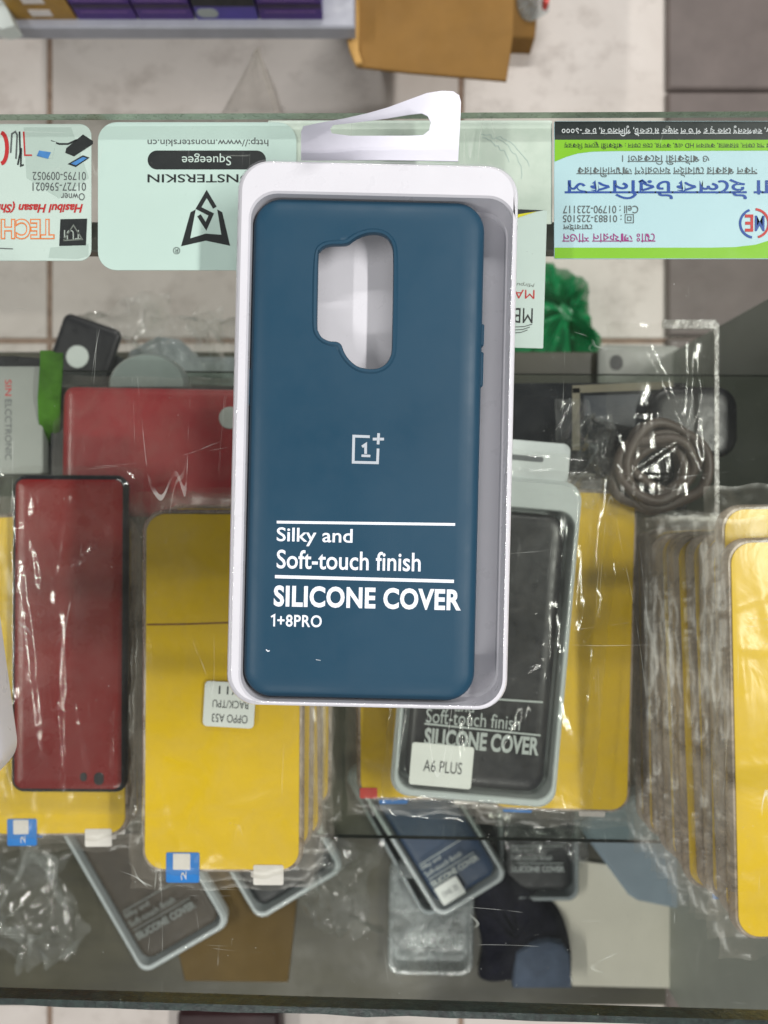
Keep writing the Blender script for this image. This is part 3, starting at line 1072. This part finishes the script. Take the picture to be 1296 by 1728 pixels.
lose_tags(s4)
lose_tags(s5)
bm = bmesh.new()
a, b = L(s5, 622, 1338, .0085)
slab(bm, .010, .006, .001, .0085, .0089, .0001, a, b)
obj('peel_tag', bm, M['tag_red'], s5, angle=30)
# dark red case on the low pile
zr = ZS + 5 * PT + .0015
rc = phone_case('dark red phone case with black sides in a clear bag', at(116, 1070, zr + .010).xy.to_3d() + Vector((0, 0, zr)), R(-.3), .0630, .1725, .011, M['red'], r=.007, m_side=M['black_gloss'], side_frac=.93)
for (x, y, r) in ((141, 1315, 5.5), (167, 1318, 8)):
    bm = bmesh.new()
    a, b = L(rc, x, y - 4, .011)
    slab(bm, sz(r * 2, zr), sz(r * 2.6, zr), sz(r, zr) * .95, .0100, .0113, .0001, a, b)
    obj('camera_hole', bm, M['black'], rc, angle=30)
obj('clear_bag', film_sheet(.078, .190, .0122, .006, 71, .0009, creases=26, cy=-.004), M['film_long'], rc, angle=80)

# boxed black cover
zb = ZS + 5 * PT + .0022
AW, AL, AH = .0885, .174, .020
ab_c = at(0, 0, zb + AH)
axc, ayc = 822, 1080
pa = at(axc, ayc, zb + AH)
RZA = R(-5.0)
ab = case_box('clear bagged box holding a black cover with a small white model sticker', Vector((pa.x, pa.y, zb)), RZA, AW, AL, AH, (.0815, .153, 0, -.0055), M['tray_mid'])
ac = phone_case('black silicone phone cover inside the clear bagged box', Vector((pa.x, pa.y, zb + .005)) + Matrix.Rotation(RZA, 3, 'Z') @ Vector((0, -.0055, 0)), RZA, .0745, .1485, .0125, M['black'])
ac['label'] = 'black silicone phone cover with the small white model sticker over it'
ta = AH + .0005
txt_px(ab, 'Soft-touch finish', 719, 1202, 878, 1226, M['ghost_white'], ta, rot=0)
txt_px(ab, 'SILICONE COVER', 716, 1236, 910, 1267, M['ghost_white'], ta, bold=.035)
stroke_px(ab, [(716, 1221), (912, 1241)], 3, M['ghost_white'], ta, 'printed_line')
stroke_px(ab, [(716, 1172), (916, 1185)], 3, M['ghost_white'], ta, 'printed_line')
txt_px(ab, 'Silky and', 719, 1184, 800, 1204, M['ghost_white'], ta)
bm = bmesh.new()
a, b = L(ab, 745, 1292, ta)
slab(bm, sz(100, zb), sz(68, zb), .0016, ta, ta + .0003, .0001, a, b)
st = obj('model_sticker', bm, M['sticker'], ab, angle=30)
a, b = L(ab, 747, 1294, ta)
txt(st, 'A6 PLUS', a, b, sz(62, zb), sz(19, zb), M['ink'], ta + .00035, name='sticker_text')
bm = bmesh.new()
a, b = L(ab, 898, 752, AH - .004)
slab(bm, .046, .022, .004, AH - .0085, AH - .008, .0001, .014, AL / 2 + .0095)
obj('hang_tab', bm, M['tray_white'], ab, angle=30)
bm = bmesh.new()
slab(bm, .022, .003, .0014, AH - .00795, AH - .0079, .00002, .012, AL / 2 + .011)
obj('tab_slot', bm, M['ink_grey'], ab, angle=0)
obj('clear_bag', film_sheet(.113, .200, AH + .0022, .006, 57, .0030, nx=64, ny=110, creases=18, cx=.008, cy=.002), M['film_long'], ab, angle=80)

# bright red case lying across, on a black carton
zc = ZS + .024
bm = bmesh.new()
p0, p1 = at(84, 872, zc), at(520, 652, zc)
prism(bm, [(p0.x, p0.y), (p1.x, p0.y), (p1.x, p1.y), (p0.x, p1.y)], ZS + .0003, zc, .001)
tag(obj('flat_carton', bm, M['black'], angle=30), 'flat black carton under the bright red case', 'carton')
pr = at(345, 765, zc + .010)
rl_ = phone_case('bright red phone case lying crosswise behind the yellow stack with a pale round mark', Vector((pr.x, pr.y, zc + .0005)), R(89), .074, .164, .010, M['red_bright'], r=.006, m_side=M['black'])
bm = bmesh.new()
a, b = L(rl_, 390, 705, .0102)
slab(bm, sz(36, zc), sz(40, zc), sz(17.5, zc), .0100, .0104, .0001, a, b)
obj('round_mark', bm, M['off_white'], rl_, angle=30)
obj('clear_bag', film_sheet(.088, .178, .0112, .006, 91, .0005, creases=0), M['film'], rl_, angle=80)

# grey printed carton at the edge with vertical lettering, and green strap
gc_z = ZS + .026
p0, p1 = at(-120, 800, gc_z), at(72, 618, gc_z)
gcc = thing('printed_carton', 'flat grey carton with red and dark lettering running downwards', 'carton', ((p0.x + p1.x) / 2, (p0.y + p1.y) / 2, ZS + .0003))
bm = bmesh.new()
slab(bm, p1.x - p0.x, p1.y - p0.y, .002, 0, .0257, .0006)
obj('carton_body', bm, M['grey_carton'], gcc, angle=30)
for s, y0, y1, m_ in (('SIN', 641, 668, 'print_red'), ('ELCCTRONIC', 674, 776, 'ink_grey')):
    a, b = L(gcc, 14, (y0 + y1) / 2, .0258)
    txt(gcc, s, a, b, sz(y1 - y0, gc_z), sz(11, gc_z), M[m_], .0258, rot=R(-90))
bm = bmesh.new()
pts = [(-60, 603), (20, 600), (84, 606), (84, 626), (10, 628), (-60, 628)]
prism(bm, [at(x, y, ZS + .012).xy for x, y in pts], ZS + .0003, ZS + .012, .001)
tag(obj('black_strip', bm, M['black'], angle=30), 'black bar lying behind the grey printed carton', 'bar')
bm = bmesh.new()
cl = [(88, 592, .030), (88, 612, .034), (86, 640, .036), (84, 672, .034), (84, 705, .028), (86, 735, .020), (90, 762, .010)]
hw = [19, 19, 19, 19, 18, 17, 15]
g = []
for (x, y, z), w in zip(cl, hw):
    g.append([at(x + s * w, y + (4 if s > 0 else 0), ZS + z + .0012 * (1 - s * s)) for s in (-1, -.5, 0, .5, 1)])
for up in (0, .0012):
    vv = [[bm.verts.new(p + Vector((0, 0, up))) for p in row] for row in g]
    for r0, r1 in zip(vv, vv[1:]):
        for i in range(4):
            bm.faces.new((r0[i], r0[i + 1], r1[i + 1], r1[i]))
tag(obj('fabric_strap', bm, M['green_strap'], angle=60), 'green fabric strap draped over the shelf edge beside the bright red case', 'strap')

# ------------------------------------------------------------------ black pack, cables and sleeve at the far side of the shelf
zk = ZS + .034
bm = bmesh.new()
p0, p1 = at(866, 862, zk), at(1160, 646, zk)
kb = thing('black_carton', 'black carton with khaki frame printed on its lid, beside the coiled cable', 'carton', ((p0.x + p1.x) / 2, (p0.y + p1.y) / 2, ZS + .0003))
slab(bm, p1.x - p0.x, p1.y - p0.y, .002, 0, .0337, .0008)
obj('carton_body', bm, M['black_gloss'], kb, angle=30)
bm = bmesh.new()
for q in ([(972, 655), (972, 760)], [(966, 657), (1136, 650)], [(1128, 658), (1128, 740)]):
    stroke(bm, [L(kb, x, y, .0338) for x, y in q], sz(13, zk), .0338, .0339)
obj('printed_frame', bm, M['khaki'], kb, angle=0)
poly_px(kb, [(985, 668), (1118, 664), (1118, 728), (1050, 718), (985, 700)], M['navy_print'], .0338, 'printed_panel')
pk = at(1172, 712, ZS + .045)
bc = phone_case('black phone case with rounded end lying near the coiled cable', Vector((pk.x, pk.y, ZS + .035)), R(90), .040, .050, .010, M['black'], r=.012, m_side=M['black'])
bm = bmesh.new()
for k in range(8):
    rr_ = random.Random(k + 40)
    cx_, cy_ = 1112 + rr_.uniform(-18, 18), 790 + rr_.uniform(-14, 14)
    rx, ry = rr_.uniform(46, 86), rr_.uniform(40, 74)
    ph, tl = rr_.uniform(0, 6), rr_.uniform(-.5, .5)
    zc_ = ZS + .046 + k * .0012
    pts = []
    for i in range(44):
        a_ = 2 * math.pi * i / 44
        ex_, ey_ = rx * math.cos(a_), ry * math.sin(a_) * (1 + .12 * math.sin(3 * a_ + ph))
        p = at(cx_ + ex_ * math.cos(tl) - ey_ * math.sin(tl), cy_ + ex_ * math.sin(tl) + ey_ * math.cos(tl), zc_ + .002 * math.sin(a_ * 2 + ph))
        pts.append(p)
    tube(bm, pts, .0030, 8, True)
tag(obj('coiled_cable', bm, M['cable'], angle=60), 'tangled coil of brown grey cable on the black carton', 'cable')
sl = thing('clear_sleeve', 'empty clear plastic sleeve with pale welded edge draped over the black carton', 'plastic sleeve', at(1110, 700, ZS + .052))
p0, p1 = L(sl, 1020, 870), L(sl, 1203, 548)
sw, slh = p1[0] - p0[0], p1[1] - p0[1]
scx, scy = (p0[0] + p1[0]) / 2, (p0[1] + p1[1]) / 2
obj('sleeve_film', film_sheet(sw, slh, .006, .002, 44, .0018, creases=14, cx=scx, cy=scy), M['film_long'], sl, angle=80)
bm = bmesh.new()
slab(bm, sz(8, ZS + .055), slh, .0008, .0045, .0052, .0002, p1[0], scy)
obj('welded_edge', bm, M['weld'], sl, angle=30)
bm = bmesh.new()
slab(bm, sw * .5, sz(16, ZS + .055), .0015, .0045, .0056, .0002, p1[0] - sw * .25, p1[1] - .001)
obj('welded_edge', bm, M['weld'], sl, angle=30)
pw = at(985, 770, ZS + .040)
cf = film_sheet(.045, .050, .010, .004, 5, .0065, 40, 40, 26, warp=.3)
tag(obj('crumpled_film', cf, M['scrap'], angle=80, loc=pw), 'scrap of crumpled clear film on the black carton beside the white hang tab', 'plastic film')

# ------------------------------------------------------------------ lower board: boxes seen through the shelf
def low_box(label, caselabel, px, py, rz, W, LL, traym, casem, z=ZB, texts=True, tm='ghost_dim', sticker=False, lid=True):
    Ht = .020
    p = at(px, py, z + Ht)
    b_ = case_box(label, Vector((p.x, p.y, z + .0003)), rz, W, LL, Ht, (W - .008, LL - .020, 0, -.005), traym, lid=lid)
    if casem:
        off = Matrix.Rotation(rz, 3, 'Z') @ Vector((0, -.005, 0))
        phone_case(caselabel, Vector((p.x, p.y, z + .005)) + off, rz, W - .013, LL - .026, .011, casem)
    k = W / .0922
    tz_ = Ht + .0006
    if texts:
        # same print as on the big box
        for s, x, y, w, h, bo in (('Silky and', -20, -34, 25, 6.2, .012), ('Soft-touch finish', -9, -42, 47, 6.2, .012), ('SILICONE COVER', -2, -55, 61, 7, .045)):
            txt(b_, s, x * k * mm, y * k * mm, w * k * mm, h * k * mm, M[tm], tz_, bold=bo)
        bm = bmesh.new()
        for y in (-29, -48.5):
            stroke(bm, [(-32 * k * mm, y * k * mm), (27 * k * mm, y * k * mm)], .0009, tz_, tz_ + .00006)
        obj('printed_line', bm, M[tm], b_, angle=0)
    if sticker:
        bm = bmesh.new()
        slab(bm, .029 * k, .022 * k, .0012, tz_, tz_ + .0004, .0001, -.018 * k, -.071 * k)
        s_ = obj('model_sticker', bm, M['sticker'], b_, angle=30)
        txt(s_, 'ONE 20', -.018 * k, -.071 * k, .019 * k, .006 * k, M['ink_grey'], tz_ + .0005, name='sticker_text')
    return b_


low_box('tilted clear box with a brown cover on the bottom board, beside the cardboard sheet', 'brown phone cover in the tilted clear box below the labelled yellow stack', 232, 1462, R(30), .0922, .178, M['tray_white'], M['brown_case'])
low_box('tilted clear box with an olive black cover, half hidden under the tall yellow stack', 'olive black phone cover half hidden under the tall yellow stack', 424, 1372, R(31), .0922, .178, M['tray_white'], M['dark_case'], texts=False)
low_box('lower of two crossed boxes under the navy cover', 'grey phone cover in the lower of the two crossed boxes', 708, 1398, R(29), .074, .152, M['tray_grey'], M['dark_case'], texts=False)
low_box('tilted white rimmed box with a navy cover and small white sticker', 'navy phone cover beneath the small tilted white sticker', 726, 1396, R(31.5), .073, .150, M['tray_white'], M['navy'], z=ZB + .0215, sticker=True, tm='ghost_white')
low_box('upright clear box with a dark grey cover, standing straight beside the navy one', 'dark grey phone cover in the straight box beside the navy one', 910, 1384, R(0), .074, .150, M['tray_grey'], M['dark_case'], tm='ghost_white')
fb = low_box('empty clear tray with faint lettering near the dark cloth', '', 728, 1552, R(-1), .078, .104, M['tray_clear'], None, texts=False)
txt_px(fb, 'SILICONE', 690, 1575, 782, 1598, M['ghost_white'], .0207)
pw = at(905, 1395, ZB + .024)
tag(obj('crumpled_film', film_sheet(.085, .075, .006, .006, 15, .006, 44, 44, 30, warp=.35), M['scrap'], angle=80, loc=pw), 'crumpled clear film lying over the dark grey boxed cover', 'plastic film')
pw = at(575, 1478, ZB + .018)
tag(obj('crumpled_film', film_sheet(.060, .080, .010, .006, 16, .008, 44, 44, 30, warp=.35), M['scrap'], angle=80, loc=pw), 'bright crumpled clear film beside the tall yellow stack, on the bottom board', 'plastic film')
pw = at(60, 1510, ZB + .012)
tag(obj('crumpled_film', film_sheet(.085, .110, .010, .006, 17, .006, 44, 60, 24, warp=.35), M['scrap'], angle=80, loc=pw), 'crumpled clear film beneath the pile with the dark red case', 'plastic film')


def px_prism(name, label, cat, pts, z0, z1, m, bev=.0008, angle=30):
    bm = bmesh.new()
    c = sum((at(x, y, z1).xy for x, y in pts), Vector((0, 0))) / len(pts)
    prism(bm, [at(x, y, z1).xy - c for x, y in pts], 0, z1 - z0, bev)
    return tag(obj(name, bm, m, angle=angle, loc=(c.x, c.y, z0)), label, cat)


px_prism('pale_carton', 'pale blue flat carton beside the tall pile at the grey end panel', 'carton',
         [(968, 1384), (1062, 1512), (1078, 1522), (1195, 1546), (1230, 1420), (1110, 1330)], ZB + .0003, ZB + .022, M['pale_blue'], .003)
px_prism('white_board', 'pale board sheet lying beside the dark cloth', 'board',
         [(890, 1440), (905, 1480), (940, 1540), (960, 1600), (966, 1664), (1134, 1668), (1135, 1600), (1137, 1535), (1100, 1470)], ZB + .0003, ZB + .0035, M['pale_board'], .0004)  # a bright reflection, built as a pale sheet on the board
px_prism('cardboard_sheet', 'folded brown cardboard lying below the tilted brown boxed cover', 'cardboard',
         [(240, 1490), (300, 1420), (505, 1470), (497, 1560), (486, 1658), (312, 1656), (296, 1590)], ZB + .0003, ZB + .003, M['cardboard_dark'], .0006)  # a brownish reflection, given the form of a flat sheet


def lump(name, label, cat, pts, z0, h, m, seed, n=26, p=.6):
    pts2 = [at(x, y, z0 + h * .6).xy for x, y in pts]
    c = sum(pts2, Vector((0, 0))) / len(pts2)
    ring = catmull([tuple(q - c) for q in pts2], 6)
    bm = bmesh.new()
    lo = []
    for k in range(9):
        s = 1 - k / 9.0
        zz_ = h * (1 - s ** 3) ** p
        lp = []
        for i, (x, y) in enumerate(ring):
            q = noise.noise(Vector((x * 45 + seed, y * 45, k * .25)))
            q2 = abs(noise.noise(Vector((x * 70 + seed, y * 70, k * .4))))
            lp.append((x * s * (1 + .10 * q * (1 - s)), y * s * (1 + .1 * q * (1 - s)), zz_ * (1 + .3 * q - .12 * q2) if k else 0))
        lo.append(lp)
    loft(bm, lo, True, True)
    return tag(obj(name, bm, m, angle=70, loc=(c.x, c.y, z0)), label, cat)


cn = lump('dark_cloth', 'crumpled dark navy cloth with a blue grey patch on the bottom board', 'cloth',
          [(800, 1430), (792, 1500), (806, 1560), (816, 1610), (812, 1664), (860, 1668), (920, 1668), (964, 1668), (968, 1610), (950, 1550), (915, 1512), (880, 1480)], ZB + .0045, .022, M['cloth_navy'], 3)  # stands in for a dark reflection in the glass, shaped as a lump
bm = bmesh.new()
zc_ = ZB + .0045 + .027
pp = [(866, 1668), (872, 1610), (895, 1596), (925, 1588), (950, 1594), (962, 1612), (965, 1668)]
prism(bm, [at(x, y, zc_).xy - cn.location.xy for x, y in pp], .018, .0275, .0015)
obj('cloth_patch', bm, M['cloth_blue'], cn, angle=50)  # blue grey part of the same reflection, built as a raised patch

# behind the shelf: dark case with white disc, grey case, green bag, film scraps
pb = at(136, 603, ZB + .10)
bk = phone_case('small black phone case with white disc, tilted behind the glass shelf', Vector((pb.x, pb.y, ZB + .09)), R(-19), .049, .062, .010, M['black'], r=.006)
bm = bmesh.new()
a, b = L(bk, 131, 602, .010)
slab(bm, .018, .018, .0088, .0100, .0106, .0001, a, b)
obj('white_disc', bm, M['off_white'], bk, angle=30)
px_prism('support_carton', 'dark carton supporting the small black phone case', 'carton', [(85, 600), (200, 600), (200, 680), (85, 680)], ZB + .0003, ZB + .0895, M['dark_case'])
pg = at(1093, 645, ZB + .03)
gk = phone_case('pale grey phone case with dark outline behind the black carton', Vector((pg.x, pg.y, ZB + .0003)), R(-1), .079, .075, .012, M['grey_case'], m_side=M['black'])
bm = bmesh.new()
a, b = L(gk, 1040, 612, .012)
slab(bm, .012, .014, .0058, .0119, .0124, .0001, a, b)
obj('camera_hole', bm, M['dark_case'], gk, angle=30)
lump('green_bag', 'bright green crumpled plastic bag on the floor behind the counter', 'plastic bag',
     [(845, 462), (885, 440), (925, 440), (965, 450), (994, 470), (1000, 515), (1004, 560), (1018, 595), (1012, 650), (950, 672), (870, 665), (835, 580)], zf + .0005, .13, M['green_bag'], 8, p=.35)
for (px, py, s, w, l, lab) in ((215, 575, 31, .06, .075, 'crumpled clear film next to the small black case'), (300, 580, 32, .07, .06, 'grey wad of clear film behind the glass shelf'),
                               (375, 590, 33, .06, .05, 'crumpled clear film behind the box, beyond the bright red case')):
    pw = at(px, py, ZB + .05)
    tag(obj('crumpled_film', film_sheet(w, l, .02, .03, s, .009, 44, 44, 30, warp=.35), M['scrap'], angle=80, loc=pw), lab, 'plastic film')
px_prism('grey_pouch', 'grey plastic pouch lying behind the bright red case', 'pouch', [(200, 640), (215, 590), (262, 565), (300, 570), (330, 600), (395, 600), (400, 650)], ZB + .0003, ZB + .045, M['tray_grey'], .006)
bm = bmesh.new()
lo = []
pcap = at(248, 652, ZS + .012)
for k, (rx, z) in enumerate(((62, 0), (66, .004), (66, .009), (60, .012), (40, .0125))):
    lo.append([(sz(rx, ZS) * math.cos(2 * math.pi * i / 48), sz(rx * .8, ZS) * math.sin(2 * math.pi * i / 48), z) for i in range(48)])
loft(bm, lo)
tag(obj('oval_dish', bm, M['dish_grey'], angle=40, loc=(pcap.x, pcap.y + .001, ZS + .0003)), 'white oval plastic dish half hidden behind the bright red case', 'dish')

# ------------------------------------------------------------------ beyond the counter
zs2 = H - .825
ws = thing('wall_shelf', 'low grey metal shelf carrying purple cartons, behind the counter', 'shelf', (at(300, 62, zs2).x, at(0, 50, zs2).y, zf))
ya = at(0, 46, zs2).y - ws.location.y
bm = bmesh.new()
box(bm, -.42, .19, ya, ya + .25, zs2 - zf - .020, zs2 - zf, .002)
obj('shelf_board', bm, M['grey_metal'], ws, angle=30)
for x in (-.40, .17):
    bm = bmesh.new()
    box(bm, x - .012, x + .012, ya + .22, ya + .245, 0, zs2 - zf - .0205, .001)
    obj('leg', bm, M['grey_metal'], ws, angle=30)
GP = 'cartons on the low grey shelf'
rows = [(28, 130, 'gold', 'gold carton with white print on the low grey shelf'), (134, 232, 'purple', 'purple carton next to the gold one on the low shelf'),
        (236, 328, 'purple', 'purple carton between the plain one and the two-tone violet one'), (334, 436, 'violet', 'two-tone violet carton with round pale badge'),
        (440, 545, 'purple', 'purple carton nearest the big brown cardboard box')]
for x0, x1, m_, lab in rows:
    yb_ = at(0, 33, zs2).y
    xa, xb = at(x0, 0, zs2).x, at(x1, 0, zs2).x
    cbx = thing('small_carton', lab, 'carton', ((xa + xb) / 2, yb_ + .035, zs2 + .0003), 0, GP)
    w = xb - xa
    bm = bmesh.new()
    box(bm, -w / 2, w / 2, -.035, .05, 0, .066, .0015)
    obj('carton_body', bm, M[m_], cbx, angle=30)
    def face(x0_, x1_, z0_, z1_, mm_, nm):
        bm = bmesh.new()
        box(bm, x0_, x1_, -.0356, -.0351, z0_, z1_)
        obj(nm, bm, M[mm_], cbx, angle=0)
    if m_ == 'gold':
        face(-w * .2, w * .15, .006, .016, 'tab_white', 'printed_label'); face(-w * .2, w * .15, .026, .036, 'tab_white', 'printed_label')
    elif m_ == 'violet':
        face(-w * .5, w * .5, .022, .062, 'ink', 'printed_panel')
        bm = bmesh.new()
        slab(bm, .022, .014, .0065, 0, .0005, .0001)
        bm.transform(Matrix.Translation((-w * .3, -.0352, .011)) @ Matrix.Rotation(R(90), 4, 'X'))
        obj('printed_badge', bm, M['ghost_white'], cbx, angle=0)
    else:
        face(-w * .40, w * .40, .012, .0135, 'lilac', 'printed_line'); face(-w * .42, w * .42, .030, .0315, 'lilac', 'printed_line')
        face(-w * .5, w * .5, .019, .026, 'purple_dark', 'printed_band')
bm = bmesh.new()
px_prism('white_packet', 'slanted white packet on the end of the low grey shelf', 'packet', [(-40, 10), (2, -10), (24, 42), (4, 48), (-40, 40)], zs2 + .0003, zs2 + .02, M['off_white'])
zcb = H - .86
cb = thing('cardboard_box', 'large brown cardboard box with torn edge on the floor behind the counter', 'cardboard box', (at(730, 20, zcb).x, at(730, 20, zcb).y, zf + .0005))
bm = bmesh.new()
pts = [(590, -300), (876, -300), (866, 60), (855, 136), (760, 128), (690, 122), (602, 112), (598, 60)]
prism(bm, [at(x, y, zcb).xy - cb.location.xy for x, y in pts], zcb - zf - .004, zcb - zf, .001)
obj('box_flap', bm, M['cardboard'], cb, angle=30)
bm = bmesh.new()
prism(bm, [at(x, y, zcb).xy - cb.location.xy for x, y in ((640, -330), (850, -330), (846, -150), (640, -150))], 0, zcb - zf - .0045, .003)
obj('box_body', bm, M['cardboard'], cb, angle=30)
bm = bmesh.new()
pts = [(575, -160), (604, -160), (606, 40), (605, 85), (612, 106), (600, 108), (590, 84), (585, 60), (580, 30), (576, 0)]
prism(bm, [at(x, y, zcb + .006).xy - cb.location.xy for x, y in pts], zcb - zf + .0005, zcb - zf + .006, .001)
obj('torn_flap', bm, M['cardboard_pale'], cb, angle=30)
px_prism('small_cardboard_box', 'small brown carton tucked beside the large cardboard box', 'cardboard box', [(850, -60), (912, -60), (908, 10), (903, 64), (850, 62)], zf + .0005, H - 1.12, M['cardboard'], .002)
lump('plastic_bag', 'white clear plastic bag with a red mark on the small brown carton', 'plastic bag', [(878, -30), (920, -40), (932, 0), (915, 16), (895, 22), (880, 8)], H - 1.119, .03, M['tray_clear'], 5)
bm = bmesh.new()
prism(bm, [at(x, y, H - 1.08).xy for x, y in ((918, -8), (928, -8), (926, 6), (919, 4))], H - 1.095, H - 1.08)
tag(obj('red_tag', bm, M['tag_red'], angle=0), 'small red tag on the white clear bag', 'tag')

# clear bag standing on the floor behind the counter
apex = at(433, 84, -.42)
bm = bmesh.new()
base = [(330, 250), (400, 290), (500, 262), (470, 190), (380, 190)]
vb = []
N = 30
top = []
rings = []
bp = catmull([tuple(at(x, y, zf).xy) for x, y in base], 8)
for k in range(14):
    t_ = k / 13
    ring_ = []
    for i, (x, y) in enumerate(bp):
        s = t_ ** .9
        q = .012 * noise.noise(Vector((i * .9, k * .5, 2))) * (1 - t_) + .006 * noise.noise(Vector((i * .4, k * .2, 7)))
        ring_.append((x + (apex.x - x) * s + q, y + (apex.y - y) * s + q * .6, zf + .001 + (apex.z - zf) * t_))
    rings.append(ring_)
loft(bm, rings, False, True)
tag(obj('clear_bag', bm, M['film'], angle=70), 'clear pointed plastic bag standing on the tiles behind the counter', 'plastic bag')

# dark box on the floor in front of the counter
px_prism('floor_box', 'dark maroon box on the floor tiles in front of the counter edge', 'box', [(298, 1716), (303, 1708), (466, 1708), (471, 1716), (476, 1860), (296, 1860)], zf + .0005, zf + .05, M['maroon'], .006)

# ------------------------------------------------------------------ light, camera, render
def tube_lamp(name, loc, sx, sy, power, col=(1, .98, .95), aim=(0, 0, -.1)):
    d = bpy.data.lights.new(name, 'AREA')
    d.shape = 'RECTANGLE'
    d.size, d.size_y = sx, sy
    d.energy = power
    d.color = col
    o = bpy.data.objects.new(name, d)
    o.location = loc
    v = (Vector(aim) - Vector(loc)).normalized()
    z = -v
    y = Vector((0, 1, 0)) if abs(z.y) < .9 else Vector((1, 0, 0))
    x = y.cross(z).normalized()
    y = z.cross(x)
    o.rotation_euler = Matrix((x, y, z)).transposed().to_euler()
    return link(o)


tube_lamp('ceiling_tube', (1.08, .15, 1.55), .06, 1.2, 36)
tube_lamp('ceiling_tube', (-1.55, -.2, 1.7), .06, 1.2, 24)  # added fill light, unseen; lifts the shaded inner tray wall
tube_lamp('ceiling_tube', (-.1, -1.75, 1.6), 1.2, .06, 18)  # added weak fill from the near side, no visible source
tube_lamp('ceiling_tube', (.2, 1.9, 1.5), 1.2, .06, 26, aim=(0, .7, -.88))  # added to brighten the floor behind the counter, lamp itself unseen

w = bpy.data.worlds.new('World')
sc.world = w
w.use_nodes = True
bg = w.node_tree.nodes['Background']
bg.inputs[0].default_value = (.92, .97, 1.0, 1)
bg.inputs[1].default_value = .17

cam = bpy.data.cameras.new('camera')
cam.sensor_fit = 'VERTICAL'
cam.sensor_height = 36
cam.lens = F / 1728 * 36
cam.clip_start = .005
cam.clip_end = 20
cam.dof.use_dof = True
cam.dof.focus_distance = .262
cam.dof.aperture_fstop = 13
co = bpy.data.objects.new('camera', cam)
co.location = (0, 0, H)
link(co)
sc.camera = co

sc.render.engine = 'CYCLES'
cy = sc.cycles
cy.max_bounces = 40
cy.transparent_max_bounces = 48
cy.diffuse_bounces = 3
cy.glossy_bounces = 4
cy.caustics_reflective = False
cy.caustics_refractive = False
cy.sample_clamp_indirect = 4
cy.use_denoising = True
vs_ = sc.view_settings
vs_.view_transform = 'Standard'
vs_.look = 'None'
vs_.exposure = -.05
vs_.gamma = 1
